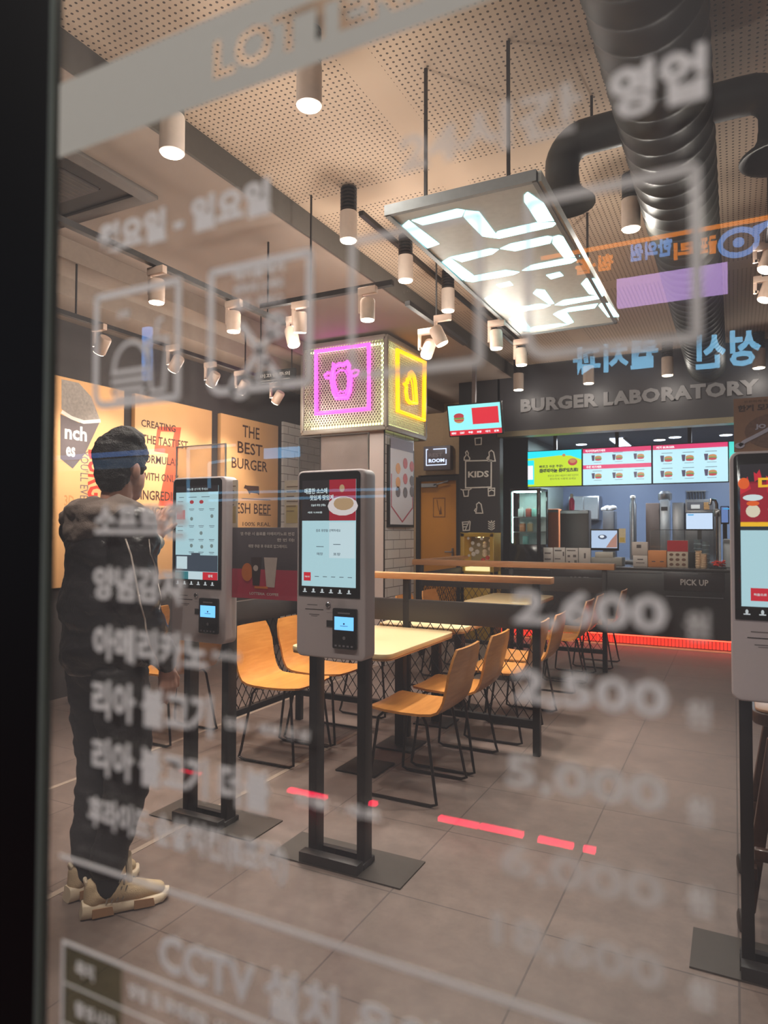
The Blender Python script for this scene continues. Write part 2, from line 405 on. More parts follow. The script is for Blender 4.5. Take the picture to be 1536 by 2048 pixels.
# orange restroom door
d2 = thing('door_2', None, None, (-4.23, 10.18, 0), kind='structure')
MB().box((-4.55, 10.20, .0), (-3.92, 10.25, 2.2)).build('door_leaf', M('orange_door', (196, 128, 34), .45, 0, .05, 6), d2)
MB().box((-4.62, 10.15, 0), (-4.55, 10.28, 2.27)).box((-3.92, 10.15, 0), (-3.85, 10.28, 2.27)).box((-4.55, 10.15, 2.2), (-3.92, 10.28, 2.27)).build('door_frame', DSTEEL, d2)
MB().bar((-3.99, 10.17, 1.12), (-3.99, 10.17, .96), .035, .02).tube([(-3.99, 10.19, 1.06), (-3.99, 10.12, 1.06), (-4.10, 10.12, 1.06)], .012).build('door_handle', STEEL, d2, smooth=True)
MB().box((-4.52, 10.13, 2.10), (-4.25, 10.19, 2.16)).bar((-4.3, 10.14, 2.13), (-4.05, 10.14, 2.19), .02).build('door_closer', STEEL, d2)
dn = Face((-4.23, 10.198, 0)); mb = MB()
dn.line(mb, [(-.10, 1.62), (.10, 1.62), (.10, 1.92), (-.10, 1.92)], .012, closed=True); dn.line(mb, [(-.04, 1.9), (-.02, 1.78), (.02, 1.66)], .012); dn.poly(mb, [(.0, 1.66), (.05, 1.66), (.03, 1.80)])
mb.build('restroom_pictogram', M('brown_print', (120, 74, 24), .6), d2)

# ================================================================== glass entrance door with its vinyl lettering
door = thing('door_1', None, None, (.4, GY, 0), kind='structure')
XE = py(100, 1000, GY).x
GLASS = clear('door_glass', (.97, .985, .98), 0.034, .042, (.76, .74, .74))  # diffuse colour holds real dirt plus a painted veil of street reflections
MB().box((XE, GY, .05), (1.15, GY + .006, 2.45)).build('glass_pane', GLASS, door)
MB().box((XE - .0035, GY - .003, .05), (XE + .001, GY + .0005, 2.45)).build('edge_seal', M('grey_green_seal', (104, 112, 106), .4), door)
MB().box((XE - .5, GY - .002, 0), (XE - .004, GY + .007, 2.5)).box((1.15, GY - .02, 0), (2.2, GY + .02, 2.5)).build('door_frame', JAMB, door)
MB().box((XE, GY - .012, 0), (1.15, GY + .022, .05)).box((XE, GY - .012, 2.45), (1.15, GY + .022, 2.5)).build('door_rail', JAMB, door)
VINYL = M('white_vinyl', (238, 236, 232), .6, 0, .03, 200); FROST = M('frosted_vinyl', (196, 196, 186), .7, 0, .03, 200)
def less_lit(name, k):
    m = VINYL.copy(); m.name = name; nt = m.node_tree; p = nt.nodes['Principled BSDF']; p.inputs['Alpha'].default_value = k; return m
LESS_LIT = less_lit('worn_white_vinyl', .55); FAINT = less_lit('faint_white_vinyl', .32)  # lower alpha stands in for lettering that gets less light
DF = Face((0, GY - .0004, 0)); W1 = .0003
# frosted band with the letters cut out of it
def band_with_letters():
    from mathutils.geometry import delaunay_2d_cdt
    vs, fs, tx0, ty0, tx1, ty1 = text_mesh('LOTTERIA', .03)
    sc = .0215 / .72; x0 = py(428, 155, GY).x - tx0 * sc; z0 = 1.6605
    T = [Vector((x0 + x * sc * 1.12, z0 + y * sc)) for x, y in vs]
    cnt = {}
    for f in fs:
        for k in range(len(f)): e = tuple(sorted((f[k], f[(k + 1) % len(f)]))); cnt[e] = cnt.get(e, 0) + 1
    rim = [e for e, c in cnt.items() if c == 1]
    xa, xb, zb, zt = XE + .004, .30, 1.6473, 1.697; n = len(T)
    V = T + [Vector(p) for p in ((xa, zb), (xb, zb), (xb, zt), (xa, zt))]
    ed = rim + [(n, n + 1), (n + 1, n + 2), (n + 2, n + 3), (n + 3, n)]
    ov, oe, of, *_ = delaunay_2d_cdt(V, ed, [], 1, 1e-7)
    def inside(p):
        for f in fs:
            a = T[f[0]]
            for k in range(1, len(f) - 1):
                q, r = T[f[k]], T[f[k + 1]]
                d1 = (q - a).cross(p - a); d2 = (r - q).cross(p - q); d3 = (a - r).cross(p - r)
                if (d1 >= 0 and d2 >= 0 and d3 >= 0) or (d1 <= 0 and d2 <= 0 and d3 <= 0): return True
        return False
    keep = [tuple(f) for f in of if not inside(sum((ov[k] for k in f), Vector((0, 0))) / len(f))]
    mb = MB().add([Vector((v.x, GY - .0006, v.y)) for v in ov], keep)
    o = mb.build('frosted_band', FROST, door); o['label'] = 'grey frosted band with shop name cut out'
band_with_letters()
def decal(t, u0, v0, u1, v1, name='vinyl_lettering', label=None, bold=.035, fit=True, mat=None):
    a, b = DF.pix(u0, v0), DF.pix(u1, v0); c = DF.pix(u0, v1); mb = MB()
    DF.text(mb, t, a[0], a[1], b[0] if fit else None, c[1], 0, W1, bold=bold)
    o = mb.build(name, mat or VINYL, door)
    if label: o['label'] = label
a, b = DF.pix(1220, 246), DF.pix(1413, 205); zt = DF.pix(1220, 140)[1]
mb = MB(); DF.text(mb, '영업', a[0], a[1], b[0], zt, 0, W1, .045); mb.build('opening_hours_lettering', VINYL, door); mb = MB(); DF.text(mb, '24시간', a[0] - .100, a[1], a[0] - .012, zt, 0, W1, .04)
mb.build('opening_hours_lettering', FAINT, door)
decal('월요일 - 일요일', 197, 515, 540, 452, 'opening_days_lettering', bold=.05)
decal('소프트콘', 190, 1075, 374, 1010, 'menu_line_lettering')
decal('양념감자', 187, 1198, 370, 1132, 'menu_line_lettering')
decal('아메리카노', 187, 1318, 415, 1249, 'menu_line_lettering')
decal('리아 불고기', 185, 1434, 425, 1358, 'menu_line_lettering')
decal('리아 불고기 더블', 185, 1547, 540, 1473, 'menu_line_lettering')
decal('후라이드 순살치킨(8조각)', 177, 1658, 575, 1590, 'menu_line_lettering')
mb = MB()
for i, (t, zz, xx) in enumerate((('(hot/ice)', 1.327, -.262), ('단품 · 세트 구성', 1.2905, -.252), ('단품 · 세트', 1.2575, -.205))):
    DF.text(mb, t, xx, zz, xx + (.02, .055, .05)[i], zz + .0055, 0, W1, .03)
mb.build('small_print_lettering', VINYL, door)
for t, (u0, v0, u1, v1) in (('2,600', (1027, 1257, 1336, 1178)), ('2,500', (1027, 1412, 1338, 1335)), ('5,000', (1012, 1582, 1335, 1505)), ('6,000', (1000, 1757, 1330, 1680)), ('18,600', (985, 1898, 1330, 1820))):
    decal(t, u0, v0, u1, v1, 'price_lettering', bold=.03, mat={'5,000': LESS_LIT, '6,000': FAINT, '18,600': FAINT}.get(t))
mb = MB()
for zz in (1.357, 1.322, 1.284, 1.249, 1.213): DF.text(mb, '원', -.018, zz, -.009, zz + .011, 0, W1, .03)
mb.build('currency_lettering', LESS_LIT, door)
a = DF.pix(120, 1711); mb = MB(); DF.rect(mb, a[0], a[1] - .0012, .35, a[1] + .0012, 0, W1); mb.build('rule_line', VINYL, door)
decal('CCTV 설치 운영', 318, 1945, 880, 1850, 'camera_notice_lettering', bold=.03)
a = DF.pix(127, 1883); mb = MB()
zt = a[1]; zb = zt - .075; xa = a[0]; xb = xa + .30; xm = xa + .052
DF.line(mb, [(xa, zb), (xb, zb), (xb, zt), (xa, zt)], .0022, 0, W1, True)
for k in (1, 2): DF.line(mb, [(xa, zt - .025 * k), (xb, zt - .025 * k)], .0010, 0, W1)
for k, (t, q) in enumerate((('목적', '방범 및 화재예방, 시설안전관리'), ('촬영시간', '24시간 연속촬영 및 녹화'), ('책임자', '점장'))):
    DF.text(mb, t, xa + .012, zt - .017 - .025 * k, None, zt - .008 - .025 * k, 0, W1, .03); DF.text(mb, q, xm + .006, zt - .017 - .025 * k, None, zt - .008 - .025 * k, 0, W1, .03)
mb.build('camera_notice_table', VINYL, door)
mb = MB(); DF.rect(mb, xa, zb, xm, zt, -.0002, -.0001); mb.build('notice_heading_tint', clear('tint_film', (.62, .64, .56), .02, .05, (.6, .62, .55)), door)
# four pictogram boxes
def rbox(x0, x1, z0, z1, r):
    n = 6; pts = []
    for cx, cz, a0, rr in ((x1 - .001, z1 - .001, 0, .001), (x0 + .001, z1 - .001, 90, .001), (x0 + r, z0 + r, 180, r), (x1 - .001, z0 + .001, 270, .001)):
        for k in range(n + 1): t = math.radians(a0 + 90 * k / n); pts.append((cx + rr * math.cos(t), cz + rr * math.sin(t)))
    return pts
for k, (x0, x1) in enumerate(((-.359, -.290), (-.265, -.198), (-.172, -.104), (-.081, -.0125))):
    mb = MB(); DF.line(mb, rbox(x0, x1, 1.478, 1.547, .008), .0042, 0, W1, True); mb.build('pictogram_frame', VINYL if k < 2 else LESS_LIT, door)
mb = MB(); q = lambda u, v: DF.pix(u, v)
DF.text(mb, '포장', q(235, 640)[0], q(235, 640)[1], None, q(235, 622)[1], 0, W1, .04)
c = q(262, 742); DF.line(mb, [(c[0] + .0145 * math.cos(math.radians(t)), c[1] + .0015 + .0165 * math.sin(math.radians(t))) for t in range(0, 181, 12)], .0025, 0, W1)
for dz in (.0, -.0055, -.011): DF.line(mb, [(c[0] - .0165, c[1] + dz), (c[0] + .0135, c[1] + dz)], .0028, 0, W1)
DF.line(mb, [(c[0] - .0155, c[1] - .0105), (c[0] - .013, c[1] - .0155), (c[0] + .010, c[1] - .0155), (c[0] + .013, c[1] - .0105)], .0025, 0, W1)
g = q(313, 745); DF.line(mb, [(g[0] - .007, g[1] + .020), (g[0] + .009, g[1] + .020), (g[0] + .006, g[1] - .011), (g[0] - .004, g[1] - .011)], .0024, 0, W1, True); DF.line(mb, [(g[0] - .001, g[1] + .02), (g[0] + .001, g[1] + .031), (g[0] + .005, g[1] + .032)], .0024, 0, W1)
mb.build('takeaway_pictogram', VINYL, door)
mb = MB(); a = q(468, 612); b2 = q(568, 600)
for k, t in enumerate(('테이블에서', '편하게 드세요', '셀프 서비스')): DF.text(mb, t, a[0], a[1] + .0085 * (1.6 - k), b2[0], a[1] + .0085 * (2.35 - k), 0, W1, .04)
c = q(528, 705)
DF.line(mb, [(c[0] - .016, c[1] + .018), (c[0] + .012, c[1] - .018)], .004, 0, W1); DF.line(mb, [(c[0] + .012, c[1] + .018), (c[0] - .016, c[1] - .014)], .004, 0, W1)
DF.line(mb, [(c[0] + .008 + .006 * math.cos(math.radians(t)), c[1] + .014 + .006 * math.sin(math.radians(t))) for t in range(0, 331, 30)], .003, 0, W1); DF.line(mb, [(c[0] - .016 + .006 * math.cos(math.radians(t)), c[1] - .017 + .006 * math.sin(math.radians(t))) for t in range(0, 331, 30)], .003, 0, W1)
DF.line(mb, [(c[0] - .004, c[1] - .016), (c[0] - .002, c[1] - .006), (c[0] + .004, c[1] - .006)], .003, 0, W1)
mb.build('table_service_pictogram', VINYL, door)

# ================================================================== the street behind the camera, seen as reflections in the glass
# Mirror image of a point at depth Yv behind the glass stands at 2*GY - Yv in front of it.
YV = 12.0; YS = 2 * GY - YV
SF = Face((0, YS, 0), (-1, 0, 0))
def vpix(u, v, Y=YV): q = py(u, v, Y + .0); return q.x, q.z
structure(MB().box((-14, YS - .5, 0), (9, YS - .06, 13)), 'facade_across_street', M('street_facade', (52, 50, 54), .8))
def neon(t, u0, v0, u1, v1, mat, name, label, cat, s=1, bold=.03):
    x0, z0 = vpix(u0, v0); x1, _ = vpix(u1, v0); _, z1 = vpix(u0, v1)
    f = Face((0, YS, 0), (-1, 0, 0)); mb = MB()
    f.text(mb, t, -x1, z0, -x0, z1, .03, .08, bold=bold)
    o = mb.build(name, mat); setp(o, label, cat); return o
SR = 1.0
CY = E('cyan_sign_light', (140, 212, 255), 10); ORS = E('orange_sign_light', (255, 140, 10), 8); LAV = E('lavender_sign_light', (222, 180, 255), 8.0); REDL = E('red_led', (255, 0, 70), 22); BLU = E('blue_sign_light', (120, 175, 255), 7); PALE = E('pale_blue_tube', (130, 200, 255), 6.5); WIN = E('lit_shop_window', (110, 150, 190), 1.3)
neon('성신', 1392, 742, 1522, 672, CY, 'lit_sign_lettering', 'cyan lit two syllable sign reflected at far right', 'sign')
neon('웰치과', 1148, 752, 1318, 698, CY, 'lit_sign_lettering', 'cyan lit dentist sign reflected in the glass', 'sign')
neon('한의원', 1262, 526, 1345, 492, BLU, 'lit_sign_lettering', 'blue lit clinic lettering reflected between orange syllables', 'sign')
neon('리', 1348, 522, 1388, 490, ORS, 'lit_sign_lettering', 'orange lit syllable reflected right of blue clinic lettering', 'sign')
neon('글포', 1400, 513, 1434, 479, ORS, 'lit_sign_lettering', 'orange lit syllables reflected beside round blue emblem', 'sign')
neon('침·뜸', 1152, 552, 1228, 522, ORS, 'lit_sign_lettering', 'orange lit syllables reflected nearest the hanging digit light', 'sign')
def street_box(u0, v0, u1, v1, mat, name, label, cat, th=.12, horiz=True):
    x0, z0 = vpix(u0, v0); x1, z1 = vpix(u1, v1)
    o = MB().box((min(x0, x1), YS, min(z0, z1)), (max(x0, x1), YS + th, max(z0, z1))).build(name, mat); setp(o, label, cat); return o
x0, z0 = vpix(1236, 592); x1, z1 = vpix(1455, 527)
MBx = MB().box((x0, YS, vpix(1236, 618)[1]), (x1, YS + .15, vpix(1455, 530)[1])).build('lightbox_sign', LAV); setp(MBx, 'broad lavender lit signboard reflected under orange line', 'sign')
x0, z0 = vpix(1085, 530); x1, z1 = vpix(1536, 441)
o = MB().box((x0, YS + .10, z1 - .03), (x1 + .8, YS + .14, z1 + .03)).build('light_strip', ORS); setp(o, 'thin orange light strip reflected above lavender signboard', 'light')
cx, cz = vpix(1477, 487); mb = MB(); f = Face((0, YS, 0), (-1, 0, 0)); pts = [(-cx + .26 * math.cos(math.radians(t)), cz + .2 * math.sin(math.radians(t))) for t in range(0, 360, 20)]
f.line(mb, pts, .07, .02, .08, True); f.poly(mb, [(-cx - .25, cz + .05), (-cx - .5, cz + .28), (-cx - .2, cz + .2)], .02, .08); f.disc(mb, -cx, cz, .08, .07, .02, .08)
o = mb.build('lit_emblem', BLU); setp(o, 'round blue lit emblem reflected beside orange syllables', 'sign')
street_box(290, 762, 306, 655, BLU, 'vertical_sign', 'narrow upright blue sign reflected over takeaway pictogram', 'sign')
street_box(88, 945, 330, 912, WIN, 'shop_window_band', 'dim blue shop window band reflected across the head', 'window')
street_box(88, 914, 330, 907, E('pale_tube_dim', (120, 170, 255), 2.2), 'light_tube', 'pale tube reflected along top of shop window band', 'light', .06)
street_box(530, 918, 600, 893, PALE, 'lit_sign_plate', 'small pale cyan sign reflected above middle kiosk', 'sign', .05)
ya = 8.0; YB = 2 * GY - ya; fb = Face((0, YB, 0), (-1, 0, 0))
def tubes(pts, label, name='light_tube', mat=None, r=.018):
    P = []
    for u, v in pts: q = py(u, v, ya); P.append((q.x, YB, q.z))
    mb = MB()
    for a, b in zip(P, P[1:]): mb.bar(a, b, r * 2)
    o = mb.build(name, mat or PALE); setp(o, label, 'light')
PD = E('pale_blue_tube_dim', (130, 205, 255), 3.0)
tubes([(376, 1005), (376, 897), (470, 890)], 'outer bent pale blue tube reflected over menu list kiosk top', mat=PD)
tubes([(418, 976), (418, 926), (470, 918)], 'inner bent pale blue tube reflected over menu list kiosk screen', mat=PD)
tubes([(418, 986), (795, 978)], 'upper long pale blue tube reflected across both kiosks', mat=PD)
tubes([(418, 1001), (770, 992)], 'lower long pale blue tube reflected across both kiosks', mat=PD)
# red LED strip low on the kerb behind the camera
yr = 3.0; YR = 2 * GY - yr
for k, (u0, v0, u1, v1) in enumerate(((580, 1578, 655, 1594), (742, 1604, 756, 1606), (880, 1634, 958, 1650), (962, 1650, 1048, 1668), (1078, 1676, 1148, 1690), (1168, 1694, 1192, 1700))):
    a = py(u0, v0, yr); b = py(u1, v1, yr); z = (a.z + b.z) / 2
    o = MB().box((a.x, YR, z - .009), (b.x, YR + .03, z + .009)).build('red_marker_light', REDL)
    setp(o, ['leftmost red marker light reflected across the middle kiosk posts', 'shortest red marker light reflected on right kiosk post', 'longest red marker light reflected on open floor', 'red marker light reflected just right of the longest one', 'red marker light reflected second from right end', 'rightmost short red marker light reflected on floor'][k], 'light', 'red marker lights reflected above the floor')
for k, (u0, v0, u1) in enumerate(((172, 1541, 232), (246, 1541, 296), (350, 1544, 392))):
    a = py(u0, v0, yr); b = py(u1, v0, yr); o = MB().box((a.x, YR - .05, a.z - .006), (b.x, YR - .02, a.z + .006)).build('red_marker_light', E('red_led_dim', (255, 0, 60), 9))
    setp(o, ['faint red marker light reflected on trouser back', 'faint red marker light reflected beside first on trousers', 'faint red marker light reflected on menu list kiosk post'][k], 'light', 'red marker lights reflected above the floor')
# ================================================================== pillar and its neon lantern
PX0, PX1, PY0, PY1 = -4.02, -3.23, 6.31, 7.04
pil = thing('pillar', None, None, (-3.62, 6.67, 0), kind='structure')
MB().box((PX0, PY0, 0), (PX1 - .012, PY1, ZS + .14)).build('pillar_front_tiles', M('pillar_front_stone', (202, 188, 184), .4, 0, .04, 3), pil)
MB().box((PX1 - .012, PY0 + .004, 0), (PX1, PY1, ZS + .14)).build('pillar_side_tiles', TILE, pil)
MB().box((PX1 - .008, PY0 - .006, 0), (PX1 + .004, PY0 + .006, ZC)).box((PX0 - .004, PY0 - .006, 0), (PX0 + .008, PY0 + .006, ZC)).build('corner_trim', DSTEEL, pil)
LY = 6.18; lb = thing('neon_lantern', 'square metal lantern with pink cow and orange chicken neon on pillar', 'sign', (-3.62, 6.6, 2.9))
LF = Face((0, LY, 0)); a = LF.pix(606.5, 700); b = LF.pix(772, 673); c = LF.pix(772, 856)
LX0, LX1, LZ0, LZ1 = a[0], b[0], c[1] + .01, b[1]; LYB = 7.17
mb = MB()
for x in (LX0, LX1):
    for y in (LY, LYB): mb.box((x - .02, y - .02, LZ0), (x + .02, y + .02, LZ1))
for z in (LZ0, LZ1):
    for y in (LY, LYB): mb.box((LX0, y - .02, z - .025), (LX1, y + .02, z + .025))
    for x in (LX0, LX1): mb.box((x - .02, LY, z - .025), (x + .02, LYB, z + .025))
mb.box((LX0, LY, LZ1 - .006), (LX1, LYB, LZ1 + .004)).box((LX0, LY, LZ0 - .004), (LX1, PY0, LZ0 + .004)).box((PX1 + .01, PY0, LZ0 - .004), (LX1, LYB, LZ0 + .004)).box((LX0, PY0, LZ0 - .004), (PX0 - .005, LYB, LZ0 + .004))
mb.build('lantern_frame', M('lantern_frame_paint', (150, 142, 132), .45, .3), lb, bevel=.004)
CREAMMESH = M('expanded_metal', (226, 220, 196), .4, .35)
def lattice(F, u0, v0, u1, v1, pu, pv, wd, mb, w0=-.004, w1=.004):
    """diamond mesh clipped to the rectangle"""
    n = int((u1 - u0) / pu + (v1 - v0) / pv * 1) + 2; sl = pv / pu
    for sgn in (1, -1):
        k0 = -int((v1 - v0) / pv) - 2
        for k in range(k0, int((u1 - u0) / pu) + int((v1 - v0) / pv) + 3):
            ub = u0 + k * pu
            # line: v = v0 + sgn*sl*(u-ub) (sgn 1), or from the top
            P = []
            def vv(u): return (v0 + sl * (u - ub)) if sgn > 0 else (v1 - sl * (u - ub))
            ua, ue = max(u0, ub), min(u1, ub + (v1 - v0) / sl)
            if ue - ua < 1e-3: continue
            F.line(mb, [(ua, vv(ua)), (ue, vv(ue))], wd, w0, w1)
    return mb
mb = MB(); LR = Face((LX1, 0, 0), (0, 1, 0)); LL = Face((LX0, 0, 0), (0, -1, 0))
lattice(LF, LX0 + .02, LZ0 + .02, LX1 - .02, LZ1 - .02, .034, .05, .007, mb); mb.build('front_mesh', CREAMMESH, lb)
mb = MB(); lattice(LR, LY + .02, LZ0 + .02, LYB - .02, LZ1 - .02, .034, .05, .007, mb); mb.build('side_mesh', CREAMMESH, lb)
mb = MB(); lattice(LL, -LYB + .02, LZ0 + .02, -LY - .02, LZ1 - .02, .034, .05, .007, mb); mb.build('side_mesh', CREAMMESH, lb)
LEDG = E('lantern_led_strip', (236, 255, 170), 5)
mb = MB()
for z in (LZ0 + .05, LZ1 - .05): mb.box((LX0 + .06, LY + .05, z - .01), (LX1 - .06, LY + .07, z + .01)).box((LX1 - .07, LY + .08, z - .01), (LX1 - .05, LYB - .05, z + .01))
mb.box((LX1 - .08, LY + .05, LZ0 + .06), (LX1 - .06, LY + .07, LZ1 - .06))
mb.build('led_strip', LEDG, lb)
mb = MB().box((LX0 + .05, LY + .095, LZ0 + .03), (LX1 - .09, LY + .105, LZ1 - .03)).box((LX1 - .10, LY + .095, LZ0 + .03), (LX1 - .09, LYB - .03, LZ1 - .03))
mb.build('backing_board', M('lantern_backing', (112, 92, 92), .6), lb)
PINK = E('pink_neon', (255, 80, 240), 2.4, (120, 60, 110)); AMBER = E('amber_neon', (255, 165, 15), 2.4, (120, 80, 20))
cr = lambda F, pts: [F.pix(560 + u / 4.518, 640 + v / 4.518) for u, v in pts]
def neon_tube(F, pts, r, w=.03, closed=True):
    return [F.p(u, v, w) for u, v in cr(F, pts)]
mb = MB()
mb.tube(neon_tube(LF, [(338, 292), (815, 228), (815, 805), (342, 850)], 0), .026, 10, True)
mb.build('pink_neon_frame', PINK, lb, smooth=True, angle=60)
mb = MB()
mb.tube(neon_tube(LF, [(487, 490), (497, 450), (500, 400), (520, 425), (550, 405), (585, 412), (622, 385), (640, 420), (632, 455), (650, 480), (650, 560), (640, 650), (622, 705), (520, 708), (500, 655), (484, 565)], 0), .024, 10, True)
mb.tube(neon_tube(LF, [(560, 458), (600, 462), (622, 500), (628, 560), (618, 640), (600, 678), (540, 682), (522, 625), (506, 555), (515, 490)], 0), .009, 8, True)
mb.tube(neon_tube(LF, [(482, 490), (445, 480), (415, 505), (425, 528), (470, 528)], 0), .014, 8)
mb.tube(neon_tube(LF, [(650, 482), (690, 455), (722, 465), (715, 492), (690, 512), (652, 512)], 0), .014, 8)
mb.tube(neon_tube(LF, [(545, 665), (560, 645), (580, 658), (600, 640), (606, 668)], 0), .008, 8)
mb.build('cow_neon', PINK, lb, smooth=True, angle=60)
mb = MB(); mb.tube(neon_tube(LR, [(1038, 275), (1285, 385), (1278, 905), (1042, 822)], 0), .026, 10, True); mb.build('amber_neon_frame', AMBER, lb, smooth=True, angle=60)
mb = MB()
mb.tube(neon_tube(LR, [(1165, 470), (1148, 490), (1150, 520), (1130, 540), (1128, 568), (1102, 582), (1120, 602), (1116, 650), (1126, 720), (1150, 748), (1212, 752), (1205, 650), (1198, 560), (1186, 505)], 0), .023, 8, True)
mb.tube(neon_tube(LR, [(1160, 540), (1172, 600), (1180, 690), (1182, 735)], 0), .009, 8)
mb.build('chicken_neon', AMBER, lb, smooth=True, angle=60)
# poster frame on the pillar side
PF = Face((PX1 + .001, 0, 0), (0, 1, 0)); a = PF.pix(770.5, 885); b = PF.pix(825, 1055)
pf = thing('wall_poster', 'tall framed menu poster with arrow point on white tiled pillar', 'poster', PF.p(a[0], b[1]))
u0, u1, v0, v1 = a[0] + .03, b[0] - .02, b[1], PF.pix(770.5, 885)[1] - .02
mb = MB(); PF.rect(mb, u0, v0, u1, v1, 0, .03); mb.build('poster_frame', DSTEEL, pf, bevel=.004)
mb = MB(); PF.rect(mb, u0 + .03, v0 + .03, u1 - .03, v1 - .03, .03, .032); mb.build('poster_sheet', M('poster_white', (214, 208, 214), .5, 0, .03), pf)
um = (u0 + u1) / 2
mb = MB(); PF.rect(mb, u0 + .03, v0 + .95, u1 - .03, v1 - .03, .032, .033); mb.build('poster_heading_print', M('poster_violet', (128, 116, 128), .5), pf)
mb = MB(); PF.line(mb, [(u0 + .05, v1 - .30), (u0 + .05, v0 + .22), (um, v0 + .06), (u1 - .05, v0 + .22), (u1 - .05, v1 - .30)], .018, .033, .034); mb.build('arrow_print', M('arrow_red', (176, 60, 76), .5), pf)
for cN, col, sp in (('orange_food_print', (226, 150, 50), ((.17, .55), (.17, .40))), ('red_food_print', (200, 70, 60), ((.35, .62), (.35, .45), (.52, .60))), ('dark_food_print', (92, 60, 50), ((.52, .44), (.35, .30), (.52, .32), (.17, .30)))):
    mb = MB()
    for x, y in sp: PF.disc(mb, u0 + .04 + x, v0 + .08 + y, .055, .06, .033, .035, 10)
    mb.build_each(cN, M(cN, col, .5), pf)

# ================================================================== posters on the left wall
WF = Face((XL + .001, 0, 0), (0, 1, 0))
POSTER = M('kraft_poster', (222, 168, 112), .6, 0, .05, 4)
RED = M('poster_red', (206, 58, 40), .6); BROWNINK = M('poster_brown_ink', (74, 44, 30), .6); GREYINK = M('poster_grey', (104, 92, 92), .6); CHALK = M('chalk_white', (232, 224, 212), .6)
def poster(u0, u1, vtop, label):
    a = WF.pix(u0, vtop[0]); b = WF.pix(u1, vtop[1]); zt = 2.67; zb = .92
    t = thing('wall_poster', label, 'poster', WF.p((a[0] + b[0]) / 2, zb), 'kraft posters along left wall')
    mb = MB(); WF.rect(mb, a[0], zb, b[0], zt, 0, .05); mb.build('poster_board', POSTER, t, bevel=.003)
    return t, a[0], b[0], zb, zt
WT = .0505
def wtext(t, s, u0, v0, u1, v1, mat, name, bold=.02):
    a = WF.pix(u0, v0); b = WF.pix(u1, v0); c = WF.pix((u0), v1); mb = MB(); WF.text(mb, s, a[0], a[1], b[0], c[1], WT, None, bold); mb.build(name, mat, t)
w4 = lambda u, v: (100 + u / 4.042, 720 + v / 4.042)
t, ya0, ya1, zb, zt = poster(100, 241, (757, 784), 'kraft poster with grey bunch drawing and BURG lettering behind the head')
P = [w4(u, v) for u, v in ((60, 160), (200, 190), (300, 300), (370, 480), (300, 500), (180, 480), (60, 400))]
mb = MB(); WF.poly(mb, [WF.pix(*p) for p in P], .05, .0505); mb.build('fries_drawing', M('drawing_grey', (150, 138, 128), .6, 0, .4, 40), t)
mb = MB(); WF.poly(mb, [WF.pix(*w4(u, v)) for u, v in ((50, 440), (200, 510), (372, 500), (250, 760), (150, 880), (50, 800))], .0508, .0512); mb.build('sleeve_drawing', GREYINK, t)
mb = MB()
for s, u, v, h in (('nch', 85, 640, 520), ('es', 95, 780, 700)):
    a = WF.pix(*w4(u, v)); c = WF.pix(*w4(u, h)); b2 = WF.pix(*w4(265 if s == 'nch' else 170, v)); WF.text(mb, s, a[0], a[1], b2[0], c[1], .0515, None, .03)
WF.line(mb, [WF.pix(*w4(u, v)) for u, v in ((60, 420), (140, 470), (240, 505), (375, 495))], .03, .0515, .052); mb.build('script_lettering', CHALK, t)
UP90 = Face((XL + .001, 0, 0), (0, 0, -1), (0, 1, 0))            # text running down the wall
def vtext(t, s, u, v0, v1, width, mat, name, bold):
    a = WF.pix(*w4(u, v0)); b = WF.pix(*w4(u, v1)); mb = MB(); UP90.text(mb, s, -a[1], a[0], -b[1], a[0] + width, WT, None, bold); mb.build(name, mat, t)
vtext(t, 'BURGER', 275, 725, 1300, .20, RED, 'red_lettering', .03); vtext(t, "YOU'LL EVER EAT", 215, 730, 1330, .085, GREYINK, 'grey_lettering', .0)
wtext(t, '3D', 120, 1012, 140, 990, M('faint_ink', (196, 140, 84), .6), 'faint_lettering')
t, ya0, ya1, zb, zt = poster(263, 417, (789, 821.5), 'kraft poster reading CREATING THE TASTIEST with red bottle shape')
mb = MB(); rp = [w4(u, v) for u, v in ((840, 540), (1030, 548), (1010, 700), (1000, 840), (1000, 1180), (845, 1180), (900, 900), (925, 760), (810, 740))]
WF.poly(mb, [WF.pix(*p) for p in rp], .05, .0504); mb.build('red_bottle_drawing', M('poster_red_soft', (214, 84, 52), .6), t)
mb = MB(); WF.poly(mb, [WF.pix(*w4(u, v)) for u, v in ((865, 580), (975, 584), (950, 700), (845, 690))], .0505, .0507); mb.build('bottle_gap', POSTER, t)
for s, u0, v0, u1, v1 in (('CREATING', 705, 540, 985, 480), ('THE TASTIEST', 710, 672, 1085, 600), ('FORMULAS', 705, 828, 1005, 760), ('WITH ONLY', 705, 970, 1010, 905), ('INGREDIENTS', 700, 1130, 1100, 1050), ('SINCE 1979', 700, 1250, 1050, 1185)):
    a = WF.pix(*w4(u0, v0)); b = WF.pix(*w4(u1, v0)); c = WF.pix(*w4(u0, v1)); mb = MB(); WF.text(mb, s, a[0], a[1], b[0], c[1], .0512, None, .02); mb.build('brown_lettering', BROWNINK, t)
t, ya0, ya1, zb, zt = poster(435, 550, (838, 852), 'kraft poster reading THE BEST BURGER with brown cow, nearest the pillar')
for s, u0, v0, u1, v1 in (('THE', 478, 874, 512, 850), ('BEST', 468, 906, 518, 882), ('BURGER', 456, 936, 528, 914), ('FRESH BEEF', 444, 1026, 534, 1004), ('100% REAL', 478, 1052, 534, 1044)):
    a = WF.pix(u0, v0); b = WF.pix(u1, v0); c = WF.pix(u0, v1); mb = MB(); WF.text(mb, s, a[0], a[1], b[0], c[1], WT, None, .012); mb.build('brown_lettering', BROWNINK, t)
